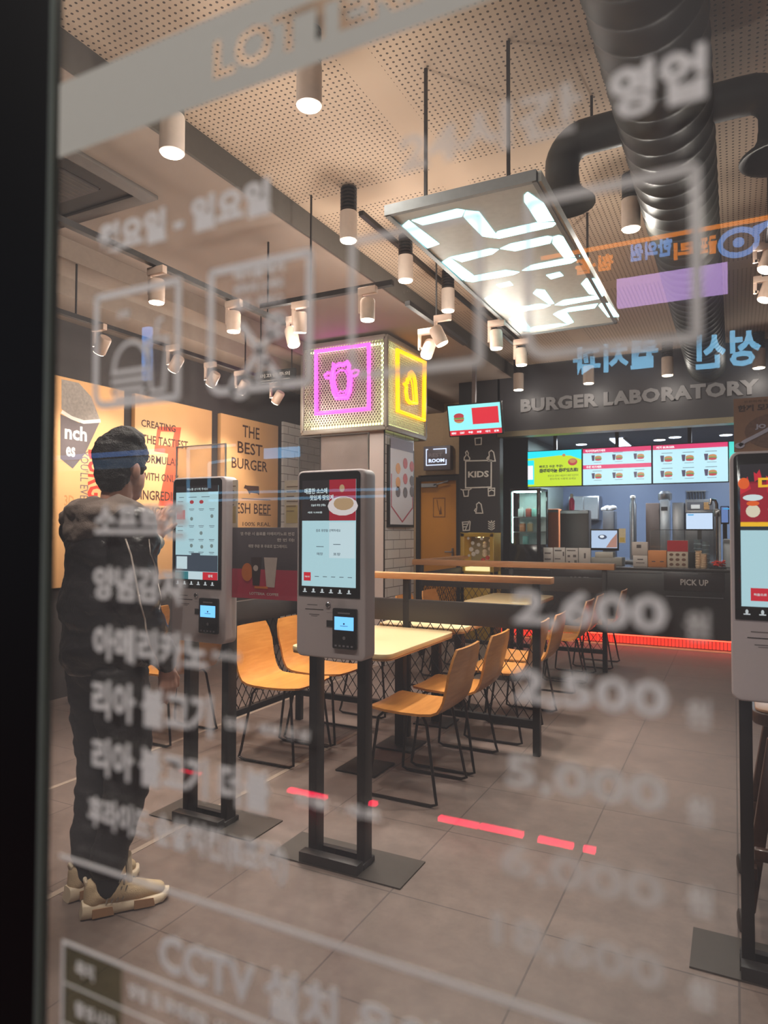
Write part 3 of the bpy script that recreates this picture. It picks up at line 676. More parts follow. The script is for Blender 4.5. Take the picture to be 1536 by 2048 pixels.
cw = lambda u, v: WF.pix(330 + u / 5.118, 920 + v / 5.12)
mb = MB(); WF.poly(mb, [cw(u, v) for u, v in ((770, 290), (785, 255), (800, 262), (925, 270), (930, 345), (925, 360), (910, 345), (840, 335), (830, 355), (818, 330), (800, 300))], .05, .0506); mb.build('cow_drawing', BROWNINK, t)
mb = MB(); WF.line(mb, [cw(750, 395), cw(1045, 410)], .008, .05, .0506); WF.line(mb, [cw(925, 562), cw(1050, 566)], .012, .05, .0506); mb.build('rule_print', BROWNINK, t)

# hanging notice
hs = thing('hanging_sign', 'small black hanging sign with white Korean caution lettering', 'sign', (-3.68, 5, 2.8)); HF = Face((0, 5.0, 0)); a = HF.pix(512, 768); b = HF.pix(589, 735)
mb = MB(); HF.rect(mb, a[0], a[1], b[0], b[1], -.03, 0); mb.build('sign_board', BLACK, hs)
mb = MB(); HF.text(mb, '미끄럼주의', a[0] + .05, a[1] + .045, b[0] - .05, b[1] - .025, .001, None, .02); HF.rect(mb, a[0] + .05, a[1] + .015, b[0] - .05, a[1] + .02, 0, .001); mb.build('sign_lettering', M('sign_white', (190, 184, 178), .6), hs)
MB().bar((a[0] + .04, 5.015, b[1]), (a[0] + .04, 5.015, ZS), .008).bar((b[0] - .04, 5.015, b[1]), (b[0] - .04, 5.015, ZS), .008).build_each('hanger_rod', DSTEEL, hs)

# ================================================================== wire-mesh partitions with wooden rails
WIRE = M('black_wire', (30, 26, 26), .4, .6)
def partition(name_label, F, u0, u1, rail=(1.069, 1.110), panel=(.78, .93), low=.20, posts=(), railw=.10, railmat=RAIL, ext=.08, low_t=.04):
    t = thing('partition', name_label, 'partition', F.p((u0 + u1) / 2, 0), 'mesh partitions between the tables')
    mb = MB(); F.rect(mb, u0 - ext, rail[0], u1 + ext, rail[1], -railw / 2, railw / 2); mb.build('wooden_rail', railmat, t, bevel=.004)
    mb = MB(); F.rect(mb, u0, panel[0], u1, panel[1], -.02, .02); mb.build('dark_panel', PANELDARK, t, bevel=.003)
    for p in posts:
        mb = MB(); F.rect(mb, p - .022, 0, p + .022, rail[0], -.022, .022); mb.build('post', DSTEEL, t, bevel=.002)
    mb = MB(); F.rect(mb, u0, low - .02, u1, low + .02, -.02, .02); mb.build('bottom_bar', DSTEEL, t, bevel=.002)
    mb = MB(); lattice(F, u0 + .02, low + .02, u1 - .02, panel[0], .075, .11, .0042, mb, -.002, .002); mb.build('wire_mesh', WIRE, t)
    return t
P1Y, P2Y = 4.25, 7.05
partition('near mesh partition with wooden rail behind the first table', Face((0, P1Y, 0)), -2.90, -1.085, posts=(-2.88, -2.0, -1.105))
partition('far mesh partition with wooden rail in front of the counter', Face((0, P2Y, 0)), -3.16, -1.13, rail=(1.013, 1.075), panel=(.78, .93), posts=(-3.14, -2.1, -1.15))
partition('short mesh partition running back behind the two chairs facing right', Face((-2.92, 0, 0), (0, 1, 0)), 3.50, 4.23, posts=(3.52,), ext=.05, railmat=RAILY)
partition('partition running back from the far one towards orange door', Face((-3.14, 0, 0), (0, 1, 0)), 7.10, 8.40, rail=(1.03, 1.075), posts=(8.38,), ext=.05, railmat=RAILY)

# ================================================================== tables
def table(label, x0, x1, y0, y1):
    cx, cy = (x0 + x1) / 2, (y0 + y1) / 2; t = thing('dining_table', label, 'table', (cx, cy, 0), 'cream topped tables')
    f = Face((0, 0, .712), (1, 0, 0), (0, 1, 0)); mb = MB(); f.round_rect(mb, x0, y0, x1, y1, .07, 0, .03, 8); mb.build('table_top', TABLETOP, t, bevel=.006)
    mb = MB(); f.round_rect(mb, x0 + .002, y0 + .002, x1 - .002, y1 - .002, .07, -.008, -.0005, 8); mb.build('edge_band', M('table_edge', (170, 128, 84), .5), t)
    for y in (y0 + .34, y1 - .16):
        MB().box((cx - .03, y - .03, .012), (cx + .03, y + .03, .70)).build('leg', DSTEEL, t, bevel=.003)
        MB().box((cx - .13, y - .13, 0), (cx + .13, y + .13, .012)).build('foot', DSTEEL, t, bevel=.004)
    MB().box((cx - .02, y0 + .34, .66), (cx + .02, y1 - .16, .70)).build('stretcher', DSTEEL, t)
table('cream topped table in front of near partition beside the middle kiosk', -2.27, -1.63, 3.23, 4.21)
table('cream topped table just behind the near partition', -2.27, -1.63, 4.31, 5.27)
table('cream topped table against the far partition', -2.27, -1.63, 6.02, 7.0)

# ================================================================== chairs
SHELLMAT = wood('chair_plywood', (188, 122, 54), (208, 142, 70), .36, 'Y', 5, .3)
def chair_proto():
    t = thing('dining_chair', '', 'chair', (0, 0, 0), 'bent plywood chairs')
    # bent plywood shell: side profile swept across the width, rounded at the free corners
    prof = [(.205, .452), (.19, .455), (.10, .447), (0, .444), (-.10, .446), (-.16, .451), (-.195, .466), (-.215, .495), (-.228, .53), (-.245, .60), (-.262, .68), (-.278, .75), (-.288, .795)]
    n = len(prof); W = []
    for i, (x, z) in enumerate(prof):
        w = .205
        if i == 0: w = .175
        if i == 1: w = .197
        if i == 2: w = .205
        if 5 <= i <= 9: w = .198
        if i == n - 2: w = .190
        if i == n - 1: w = .165
        W.append(w)
    vs = []; fs = []; K = 7
    for th in (0, 1):
        for i, (x, z) in enumerate(prof):
            a = prof[max(i - 1, 0)]; b = prof[min(i + 1, n - 1)]; d = Vector((b[0] - a[0], 0, b[1] - a[1])).normalized(); nn = Vector((-d.z, 0, d.x)) * -1
            for k in range(K):
                y = W[i] * (2 * k / (K - 1) - 1); cur = .012 * (1 - (2 * k / (K - 1) - 1) ** 2) if i > 7 else .006 * ((2 * k / (K - 1) - 1) ** 2)
                p = Vector((x, y, z)) + Vector((-cur if i > 7 else 0, 0, cur if i <= 7 else 0)) - nn * (-.0065 if th else .0065)
                vs.append(p)
    G = n * K
    for i in range(n - 1):
        for k in range(K - 1):
            q = (i * K + k, i * K + k + 1, (i + 1) * K + k + 1, (i + 1) * K + k); fs.append(q); fs.append(tuple(G + j for j in q[::-1]))
    rim = [k for k in range(K)] + [i * K + K - 1 for i in range(1, n)] + [(n - 1) * K + k for k in range(K - 2, -1, -1)] + [i * K for i in range(n - 2, 0, -1)]
    for a, b in zip(rim, rim[1:] + rim[:1]): fs.append((b, a, G + a, G + b))
    MB().add(vs, fs).build('seat_shell', SHELLMAT, t, smooth=True, angle=50)
    for s in (-1, 1):
        y = .17 * s; yo = .215 * s
        MB().tube([(.10, y * .6, .432), (.13, y, .43), (.15, y * 1.06, .41), (.19, yo * .97, .06), (.195, yo, .022), (.165, yo, .010), (-.17, yo, .010), (-.20, yo, .022), (-.19, yo * .97, .06), (-.13, y * 1.06, .40), (-.11, y, .43), (-.06, y * .6, .434)], .0082, 8).build('sled_leg', CHROMEDK, t, smooth=True)
    MB().tube([(.10, -.12, .432), (.10, .12, .432)], .0065, 8).tube([(-.06, -.12, .434), (-.06, .12, .434)], .0065, 8).build_each('cross_bar', CHROMEDK, t, smooth=True)
    return t
CHROMEDK = M('black_chrome', (52, 44, 42), .3, .7)
proto = chair_proto(); index_kids()
CH = [(-1.544, 3.425, 180, 'plywood chair nearest the camera, right of the middle kiosk'),
      (-1.530, 3.945, 180, 'plywood chair second from camera, back towards near partition post'),
      (-2.505, 3.555, 0, 'plywood chair seen between the two kiosks joined by promotion board'),
      (-2.495, 4.015, 0, 'plywood chair directly behind the middle kiosk'),
      (-1.430, 5.10, 180, 'plywood chair just beyond the near partition post'),
      (-1.440, 4.60, 180, 'plywood chair hidden close behind near partition mesh'),
      (-1.42, 6.20, 180, 'plywood chair at far table, in front of red counter glow'),
      (-1.42, 6.72, 180, 'plywood chair at far table beside far partition post'),
      (-2.50, 5.85, 0, 'plywood chair whose back shows over panel left of far table'),
      (-2.50, 6.45, 0, 'plywood chair on left side of far table by far partition'),
      (-2.50, 4.75, 0, 'plywood chair on left side of table behind near partition'),
      (-1.30, 7.42, 180, 'plywood chair beyond far partition, last before the counter'),
      (-3.42, 3.52, 180, 'plywood chair with its back turned, beside the menu list kiosk')]
for i, (x, y, a, lab) in enumerate(CH):
    o = proto if i == 0 else copy_tree(proto)
    o.location = (x, y, 0); o.rotation_euler = (0, 0, math.radians(a + random.uniform(-1.5, 1.5))); o['label'] = lab
# red-framed chair far left, mostly behind the customer
rc = copy_tree(proto); rc.location = (-4.35, 3.95, 0); rc.rotation_euler = (0, 0, math.radians(180)); rc['label'] = 'chair with red sled legs far left behind the customer'; rc['group'] = 'red framed chairs'
REDFR = M('red_frame_paint', (150, 40, 30), .4, .2)
for ch in S.objects:
    if ch.parent == rc and ch.name.split('.')[0] in ('sled_leg', 'cross_bar'):
        ch.data = ch.data.copy(); ch.data.materials[0] = REDFR

# ================================================================== ordering kiosks
SCREEN = E('kiosk_screen', (188, 226, 236), .80); SCREENW = E('screen_white', (226, 240, 242), .8); SCRRED = E('screen_red', (214, 30, 52), .8); SCRCRIM = E('screen_crimson', (168, 20, 44), .75); SCRDK = E('screen_dark', (40, 34, 38), .6)
SCRGR = E('screen_grey_text', (112, 130, 142), .6); SCRTEAL = E('screen_teal', (40, 130, 140), .7); SCRSLATE = E('screen_slate', (62, 76, 92), .7); SCRYEL = E('screen_yellow', (250, 190, 30), .9); SCRPALE = E('screen_pale', (206, 228, 236), .85); SCRORG = E('screen_orange', (236, 96, 30), .85)
LCD = E('reader_lcd', (110, 185, 255), 1.5); ICON = E('button_icon', (220, 226, 230), .7)
def kiosk(label, x0, yf, screen):
    w = .335; x1 = x0 + w; t = thing('order_kiosk', label, 'kiosk', (x0 + w / 2, yf + .06, 0), 'self order kiosks'); F = Face((x0, yf, 0))
    mb = MB(); F.round_rect(mb, 0, .868, w, 1.652, .028, -.085, 0, 6); mb.build('body', SILVER, t, bevel=.007, seg=3)
    mb = MB(); F.round_rect(mb, .012, 1.122, w - .024, 1.644, .018, 0, .004, 5); F.rect(mb, .012, 1.122, w - .024, 1.16, 0, .004); mb.build('glass_panel', BLACKGLASS, t, bevel=.002)
    F2 = Face((x0 + .030, yf - .0042, 1.165)); sw, sh = .262, .445
    mb = MB(); F2.rect(mb, 0, 0, sw, sh, 0, .0015); sc = mb.build('screen', SCREEN, t)
    screen(F2, sw, sh, t, sc)
    for k in range(6):
        mb = MB(); u = .045 + k * .043; F.poly(mb, [(u - .0095, 1.139), (u + .0095, 1.139), (u + .0095, 1.1425), (u + .003, 1.1425), (u + .0045, 1.150), (u + .002, 1.1555), (u - .002, 1.1555), (u - .0045, 1.150), (u - .003, 1.1425), (u - .0095, 1.1425)], .004, .0055); mb.build('touch_button', ICON, t)
    # lower half: printer slot, key lock, card reader
    mb = MB(); F.rect(mb, .045, 1.066, .135, 1.069, -.002, .001); mb.build('receipt_slot', BLACK, t)
    mb = MB(); F.rect(mb, .055, 1.085, .105, 1.088, 0, .0008); F.rect(mb, .065, 1.045, .115, 1.048, 0, .0008); F.rect(mb, .075, 1.039, .105, 1.041, 0, .0008); F.rect(mb, .150, 1.058, .305, 1.0587, 0, .0006); mb.build('printed_marks', M('marking_grey', (112, 104, 104), .5), t)
    mb = MB(); mb.lathe(F.p(.160, 1.090, 0), [(.0115, 0), (.0115, .006), (.009, .009), (.002, .0095)], 16, F.W); mb.build('key_lock', CHROME, t, smooth=True)
    mb = MB(); F.rect(mb, .152, 1.000, .190, 1.026, 0, .003); mb.build('scanner_window', BLACK, t)
    mb = MB(); F.round_rect(mb, .188, .915, .300, 1.080, .006, 0, .016, 3); cr_ = mb.build('card_reader', BLACKGLASS, t, bevel=.003)
    mb = MB(); F.rect(mb, .199, .992, .289, 1.046, .016, .0168); mb.build('reader_display', LCD, cr_)
    mb = MB()
    for k in range(5): F.rect(mb, .200 + k * .019, .924, .210 + k * .019, .931, .016, .0166)
    F.disc(mb, .244, .960, .007, None, .016, .0166, 10); F.rect(mb, .215, 1.058, .272, 1.064, .016, .017); mb.build_each('reader_key', M('key_grey', (122, 118, 124), .5), cr_)
    mb = MB(); F.disc(mb, .244, 1.018, .004, None, .0168, .0172, 10); F.rect(mb, .226, 1.008, .262, 1.010, .0168, .0172); mb.build('display_marks', M('lcd_ink', (60, 96, 150), .5), cr_)
    # stand: two uprights on a low frame and a floor plate
    for u in (.020, .258): 
        mb = MB(); F.rect(mb, u, .006, u + .038, 1.0, -.135, -.070); mb.build('post', DSTEEL, t, bevel=.002)
    mb = MB(); F.rect(mb, .017, .006, .300, .048, -.05, 0); F.rect(mb, .017, .006, .300, .030, -.155, -.125); F.rect(mb, .017, .006, .055, .03, -.125, -.05); F.rect(mb, .262, .006, .300, .03, -.125, -.05); mb.build('base_frame', DSTEEL, t, bevel=.003)
    mb = MB(); F.rect(mb, -.130, 0, .492, .006, -.245, .0); mb.build('floor_plate', M('kiosk_floor_plate', (66, 58, 52), .5, .2), t)
    mb = MB(); F.rect(mb, .03, .92, w - .03, 1.60, -.115, -.085); mb.build('rear_cover', DSTEEL, t, bevel=.006)
    return t
def ui(F, sc, mat, name, items, w0=.0015, w1=.0021):
    mb = MB()
    for it in items:
        if isinstance(it[0], str): F.text(mb, it[0], it[1], it[2], it[3], it[4], w1, None, it[5] if len(it) > 5 else .02)
        elif len(it) == 5: F.disc(mb, it[0], it[1], it[2], it[3], w0, w1, 14)
        else: F.rect(mb, it[0], it[1], it[2], it[3], w0, w1)
    if name.endswith('_pictures') or name.endswith('_flames'): return mb.build_each(name[:-1], mat, sc)
    return mb.build(name, mat, sc)
def screen_menu(F, w, h, t, sc):
    ui(F, sc, SCRDK, 'top_bar', [(0, h - .03, w, h)]); ui(F, sc, SCREENW, 'bar_lettering', [('메뉴를 선택해 주세요', .07, h - .022, .20, h - .010)])
    ui(F, sc, SCRRED, 'selected_button', [(.005, .285, .058, .330)]); ui(F, sc, SCRSLATE, 'order_bar', [(0, .038, w, .115), (.10, .115, .155, .126)]); ui(F, sc, SCRPALE, 'order_box', [(.008, .048, .075, .108)], .002, .003)
    ui(F, sc, SCRTEAL, 'cancel_button', [(0, 0, .082, .036)]); ui(F, sc, SCRPALE, 'extra_button', [(.084, 0, .17, .036)]); ui(F, sc, SCRRED, 'pay_button', [(.172, 0, w, .036)])
    it = []
    for c in (.10, .16, .225):
        for r in (.345, .265, .2, .14): it += [(c - .016, r - .012, c + .016, r - .009), (c - .012, r - .018, c + .012, r - .016)]
    it += [(.02, .39, .05, .393), (.08, .39, .13, .393), (.16, .39, .21, .393)]
    for r in (.37, .35, .25, .23, .21): it.append((.012, r, .045, r + .003))
    ui(F, sc, SCRGR, 'menu_caption_lettering', it)
    ui(F, sc, E('food_red', (190, 60, 70), .7), 'red_food_pictures', [(.10, .368, .013, .009, 0), (.16, .368, .013, .009, 0)]); ui(F, sc, E('food_grey', (130, 150, 150), .7), 'grey_food_pictures', [(c, r, .009, .009, 0) for c, r in ((.10, .288), (.225, .30), (.16, .22), (.10, .16), (.165, .155), (.225, .16))])
    ui(F, sc, SCREENW, 'pay_lettering', [('결제', .205, .012, .232, .025)], .0021, .0026)
def screen_ad(F, w, h, t, sc):
    ui(F, sc, SCRDK, 'advert_left', [(0, .275, .135, h)]); ui(F, sc, SCRCRIM, 'advert_right', [(.135, .275, w, h)])
    ui(F, sc, SCREENW, 'advert_lettering', [('매콤한 소스에', .012, .388, .125, .412), ('맛있게 맛있게', .04, .36, .155, .383), ('오늘의 추천 신메뉴', .045, .335, .118, .345), ('세트 9,900원', .028, .305, .10, .314)], .0021, .0024)
    ui(F, sc, E('plate_white', (226, 214, 214), .8), 'plate_picture', [(.20, .335, .072, .040, 0)], .0021, .003); ui(F, sc, E('dish_tan', (196, 160, 120), .7), 'dish_picture', [(.205, .345, .048, .028, 0), (.197, .408, .012, .016, 0)], .003, .004)
    ui(F, sc, SCRGR, 'screen_caption_lettering', [('음료 용량을 선택하세요', .07, .228, .19, .240), ('매장', .075, .13, .105, .142), ('포장', .155, .13, .19, .142), (.072, .165, .108, .168), (.155, .175, .19, .178)] + [(.065 + .04 * k, .04, .085 + .04 * k, .043) for k in range(5)])
    ui(F, sc, SCRRED, 'start_button', [(.010, .022, .045, .058)]); ui(F, sc, SCREENW, 'button_lettering', [('처음으로', .015, .036, .040, .043)], .0021, .0026); ui(F, sc, SCRPALE, 'pale_card', [(.135, .12, w - .004, .268)], .0015, .0018)
def screen_fire(F, w, h, t, sc):
    ui(F, sc, SCRCRIM, 'fire_advert', [(0, .262, w, .39)]); ui(F, sc, SCRDK, 'advert_top', [(0, .385, w, h)])
    ui(F, sc, SCRYEL, 'advert_footer', [(0, .250, w, .264)]); ui(F, sc, E('dark_gap', (46, 56, 66), .6), 'gap_bar', [(0, .238, w, .250)])
    mb = MB()
    for u, v, s in ((.0, .38, .03), (.04, .41, .02), (.075, .39, .035), (.13, .40, .03), (.2, .39, .04)): F.poly(mb, [(u, v - s), (u + s, v - s * .4), (u + s * .7, v + s * .9), (u + s * .3, v + s * .2), (u - s * .1 if u > .01 else 0, v + s * .5)], .0022, .0028)
    mb.build('flame_picture', SCRRED, sc)
    ui(F, sc, SCRYEL, 'advert_lettering', [('디진다', .05, .362, .2, .405, .05)], .003, .0034); ui(F, sc, SCREENW, 'speech_bubble', [(.035, .34, .028, .010, 0)], .0028, .0032)
    ui(F, sc, E('skewer_cream', (236, 222, 196), .8), 'snack_pictures', [(.035, .298, .020, .020, 0), (.09, .303, .014, .015, 0), (.15, .30, .018, .018, 0)], .0028, .0032); ui(F, sc, SCRORG, 'snack_flames', [(.035, .322, .018, .008, 0), (.01, .385, .016, .018, 0), (.15, .322, .016, .008, 0)], .0032, .0036)
    ui(F, sc, SCRRED, 'start_button', [(.026, .018, .078, .058)]); ui(F, sc, SCREENW, 'button_lettering', [('처음으로', .034, .034, .070, .042)], .0021, .0026)
    ui(F, sc, SCRGR, 'screen_caption_lettering', [('음료 용량을 선택하세요', .09, .19, .21, .202)])
K1X, K2X, K3X, KY = -2.437, -1.664, -.012, 2.43
kiosk('silver order kiosk in front of the customer, showing menu list', K1X, 2.49, screen_menu)
kiosk('silver order kiosk in the middle with dark and crimson advert', K2X, KY, screen_ad)
kiosk('silver order kiosk cut by picture edge, with flame advert', K3X, KY, screen_fire)
# toppers
ACR = clear('clear_acrylic', (.80, .78, .77), .05, .10, (.6, .57, .55))
for lab, u0, v0, u1, v1, Y in (('clear acrylic topper panel above the kiosk with menu list', 352, 955, 452, 888, 2.55), ('clear acrylic topper panel above the middle kiosk', 597, 944, 738, 866, 2.49)):
    f = Face((0, Y, 0)); a = f.pix(u0, v0); b = f.pix(u1, v1); t = thing('acrylic_topper', lab, 'sign holder', f.p(a[0], 1.652), 'acrylic toppers')
    mb = MB(); f.rect(mb, a[0], 1.6525, b[0], b[1], -.004, .002); mb.build('acrylic_sheet', ACR, t)
    mb = MB(); f.rect(mb, a[0], b[1], b[0], b[1] + .004, -.005, .003); f.rect(mb, a[0], 1.6525, a[0] + .004, b[1], -.005, .003); f.rect(mb, b[0] - .004, 1.6525, b[0], b[1], -.005, .003); mb.build('sheet_edge', M('edge_glint', (190, 184, 178), .2), t)
f = Face((0, KY + .02, 0)); a = f.pix(1468, 892); t = thing('topper_card', 'brown dessert advert card standing on flame advert kiosk', 'poster', f.p(a[0], 1.6525))
zt = f.pix(1468, 798)[1]; mb = MB(); f.rect(mb, a[0], 1.6525, a[0] + .30, zt, -.006, 0); mb.build('card', M('card_brown', (160, 118, 88), .6), t)
mb = MB(); f.disc(mb, a[0] + .115, 1.715, .085, .055, 0, .001, 20); mb.build('dessert_picture', M('red_bean', (128, 92, 72), .6, 0, .4, 120), t)
mb = MB(); f.text(mb, '한끼 모짜빙수', a[0] + .012, zt - .043, a[0] + .16, zt - .022, .0012, None, .03); f.text(mb, '든든하게 즐기는', a[0] + .03, zt - .016, a[0] + .12, zt - .009, .0012); mb.build('card_lettering', M('card_ink', (72, 44, 30), .6), t)
mb = MB(); f.line(mb, [(a[0] + .015, 1.672), (a[0] + .03, 1.685), (a[0] + .075, 1.708), (a[0] + .14, 1.745)], .011, .0012, .003); f.disc(mb, a[0] + .016, 1.673, .014, .009, .0012, .003); f.text(mb, 'JO', a[0] + .06, 1.72, a[0] + .09, 1.738, .003, None, .05); mb.build('spoon_picture', M('spoon_white', (206, 200, 216), .4), t)
# promotional board hung between the two kiosks, with its two paper cards
f = Face((0, 2.535, 0)); a = f.pix(458, 1190); b = f.pix(592.5, 1055); t = thing('promo_board', 'dark and crimson drink promotion board between two kiosks', 'board', f.p(a[0], a[1]))
bx0, bx1, bz0, bz1 = K1X + .3365, b[0] + .01, a[1] - .01, b[1]; zm = f.pix(500, 1138)[1]
mb = MB(); f.rect(mb, bx0, bz0, bx1 + .02, bz1, -.012, 0); mb.build('board', M('board_black', (70, 62, 68), .5), t, bevel=.002)
mb = MB(); f.rect(mb, bx0, bz0, bx1 + .02, zm, 0, .0008); mb.build('crimson_print', M('crimson_print', (178, 40, 70), .5), t)
lw = bx1 - bx0; mb = MB()
for s, u0, u1, v in (('앱 주문 시 음료를 아메리카노로 변경', .05, .37, 1.375), ('한 번 더!', .27, .37, 1.347), ('매장 주문 후 무료로 업그레이드', .10, .33, 1.318)): f.text(mb, s, bx0 + u0 / .39 * lw, v, bx0 + u1 / .39 * lw, v + .016, .001, None, .03)
f.text(mb, 'LOTTERIA  COFFEE', bx0 + lw * .28, bz0 + .018, bx0 + lw * .72, bz0 + .030, .001, None, .02); mb.build('board_lettering', M('board_white', (206, 196, 190), .6), t)
cup = lambda u: bx0 + lw * u
mb = MB(); f.poly(mb, [(cup(.33), 1.145), (cup(.43), 1.145), (cup(.46), 1.275), (cup(.30), 1.275)], .0009, .002); mb.build('coffee_cup_picture', M('coffee_brown', (50, 30, 26), .4), t)
mb = MB(); f.poly(mb, [(cup(.54), 1.140), (cup(.66), 1.140), (cup(.70), 1.275), (cup(.50), 1.275)], .0009, .002); f.disc(mb, cup(.375), 1.225, .014, None, .002, .003); mb.build('pale_cup_picture', M('cup_pale', (196, 180, 172), .5), t)
mb = MB(); f.disc(mb, cup(.24), 1.205, .032, .042, .0009, .002); f.rect(mb, cup(.36), 1.132, cup(.56), 1.142, .002, .003); mb.build('orange_snack_picture', M('snack_orange', (206, 110, 40), .5), t)
for u0, u1, lab in ((450, 475, 'cream price card beside menu list kiosk'), (568, 600, 'cream price card beside middle kiosk')):
    a = f.pix(u0, 1052); b = f.pix(u1, 960); c = thing('price_card', lab, 'card', f.p(a[0], bz1), 'cream price cards on promotion board')
    mb = MB(); f.rect(mb, a[0], bz1, b[0], b[1], -.006, -.002); mb.build('card', M('card_cream', (206, 192, 172), .6), c)
    mb = MB()
    for k in range(6): f.rect(mb, a[0] + .012, b[1] - .03 - .022 * k, b[0] - .012 - .01 * (k % 3), b[1] - .026 - .022 * k, -.002, -.0015)
    mb.build('card_print', M('card_print_brown', (120, 96, 74), .6), c)
    mb = MB(); f.rect(mb, a[0] + .010, bz1 + .02, b[0] - .010, bz1 + .10, -.002, -.0017); mb.build('yellow_panel', M('card_yellow', (190, 168, 110), .6), c)
# ================================================================== counter, fascia and kitchen
CF = Face((0, YC, 0)); CX0, CX1, CZ = -2.80, 1.6, .955
FASC = M('fascia_black', (44, 42, 46), .5, .1, .06, 8); COUNTER = M('counter_charcoal', (50, 46, 46), .32, .15, .08, 10)
fz = CF.pix(1250, 848)[1]
structure(MB().box((CX0 - .03, YC, fz), (XR, YC + .14, ZC + .1)), 'fascia_wall', FASC)
structure(MB().box((CX0 - .03, YC - .02, fz - .07), (XR, YC + .16, fz)), 'trim_6', M('gold_mesh_trim', (120, 110, 88), .35, .6, .5, 150))
bs = thing('shop_sign', 'grey raised letters BURGER LABORATORY on black fascia above counter', 'sign', (-1.2, YC, 3.0))
a = CF.pix(1042, 825.5); b = CF.pix(1520, 825.5); c = CF.pix(1042, 799)
mb = MB(); CF.text(mb, 'BURGER LABORATORY', a[0], a[1], CF.pix(1519, 784)[0], c[1], 0, .02, bold=.05, space=1.06); mb.build('raised_letters', NEONOFF, bs)
# kids column
KX0, KX1 = CF.pix(918, 900)[0], CX0
structure(MB().box((KX0, YC, 0), (KX1, 10.2, ZC)), 'column_kids', M('chalkboard_black', (46, 43, 45), .7, 0, .08, 6))
kd = thing('wall_graphic', 'white KIDS line drawing with food pictograms on black column', 'sign', (-3.1, YC, 2.0))
KF = Face((0, YC - .001, 0)); k6 = lambda u, v: KF.pix(740 + u / 4.8, 860 + v / 4.8)
mb = MB(); LWD = .014
KF.line(mb, [k6(918, 298), k6(1165, 292), k6(1163, 548), k6(918, 556)], LWD * 1.2, 0, .003, True); mb.build('square_outline', CREAMINK, kd)
a = k6(942, 458); b = k6(1140, 458); c = k6(942, 398); mb = MB(); KF.text(mb, 'KIDS', a[0], a[1], b[0], c[1], .0, .003, .03); mb.build('kids_lettering', CREAMINK, kd)
mb = MB()
def kl(pts, cl=False, w=LWD): KF.line(mb, [k6(u, v) for u, v in pts], w, 0, .003, cl)
def bell(u, v, s=1): kl([(u - 28 * s, v), (u - 20 * s, v - 55 * s), (u - 22 * s, v - 85 * s), (u, v - 103 * s), (u + 22 * s, v - 85 * s), (u + 38 * s, v)], True); kl([(u - 28 * s, v - 10 * s), (u - 42 * s, v - 25 * s), (u - 28 * s, v - 45 * s)])
bell(1165, 298); bell(1045, 798)
kl([(905, 290), (905, 265), (925, 240), (918, 215), (932, 200), (945, 222), (940, 245), (958, 270), (955, 290)], True)
kl([(893, 575), (948, 572), (942, 635), (905, 637)], True); kl([(870, 568), (893, 578)]); kl([(948, 578), (975, 562)])
kl([(1135, 562), (1197, 558), (1195, 628), (1138, 632)], True); kl([(1140, 590), (1165, 575), (1192, 585)])
kl([(1008, 80), (1070, 75), (1068, 138), (1012, 142)], True)
kl([(888, 885), (962, 880), (955, 962), (895, 965)], True); kl([(915, 960), (955, 870)]); kl([(893, 905), (935, 903)]); kl([(895, 930), (930, 928)])
kl([(1167, 960), (1167, 868)])
for q in range(4): kl([(1135, 875 + 22 * q), (1167, 900 + 20 * q), (1198, 872 + 22 * q)])
mb.build('food_pictograms', CREAMINK, kd)
# restroom sign box on the back wall
BF = Face((0, 10.2, 0)); a = BF.pix(853, 942); b = BF.pix(906, 892)
rs = thing('room_sign', 'small square lit REST ROOM sign above orange door', 'sign', (a[0], 10.2, a[1])); f = Face((0, 10.08, 0))
mb = MB(); BF.rect(mb, a[0], a[1], b[0], b[1], 0, .12); mb.build('sign_box', M('sign_box_grey', (112, 104, 112), .5), rs, bevel=.005)
m0 = (a[0] + b[0]) / 2; mb = MB(); u0, u1, v0, v1 = a[0] + .05, b[0] - .05, a[1] + .06, b[1] - .05
SG = E('sign_white_light', (210, 220, 255), 1.5)
BF.line(mb, [(u1 - .02, v0 + .10), (u1 - .02, v0 + .02), (u0, v0 + .02), (u0, v1), (u0 + .03, v1)], .014, .12, .124); BF.line(mb, [(u0 + .12, v1), (u1 - .02, v1), (u1 - .02, v1 - .08)], .014, .12, .124); mb.build('lit_outline', SG, rs)
mb = MB(); BF.text(mb, 'ROOM', u0 + .04, v0 + .06, u1 - .05, v0 + .12, .122, None, .04); mb.build('lit_lettering', SG, rs)
mb = MB(); BF.text(mb, 'REST', u0 + .04, v0 + .15, u1 - .08, v0 + .21, .122, None, .03); mb.build('dim_lettering', M('sign_dim', (150, 140, 150), .5), rs)
# counter
ct = thing('service_counter', 'long charcoal service counter with ORDER and PICK UP panels and red glow', 'counter', (-.6, YC, 0))
MB().box((CX0, YC, .125), (CX1, YC + .62, CZ - .03)).build('counter_body', COUNTER, ct, bevel=.004)
MB().box((CX0, YC - .02, CZ - .03), (CX1, YC + .64, CZ)).build('counter_top', M('counter_top', (70, 66, 66), .25, .1, .1, 20), ct, bevel=.004)
MB().box((CX0, YC + .06, 0), (CX1, YC + .6, .125)).build('kick_board', M('kick_dark', (60, 30, 28), .4), ct)
mb = MB()
for k in range(int((CX1 - CX0) / .04)): mb.box((CX0 + .04 * k, YC + .045, .012), (CX0 + .04 * k + .034, YC + .06, .118))
o = mb.build('red_lit_kick_tiles', E('red_kick_glow', (255, 58, 40), 1.15), ct); o['label'] = 'glowing red ribbed kick strip'
MB().box((CX0, YC + .01, .112), (CX1, YC + .03, .122)).build('led_strip', E('red_led_strip', (255, 60, 40), 7), ct)
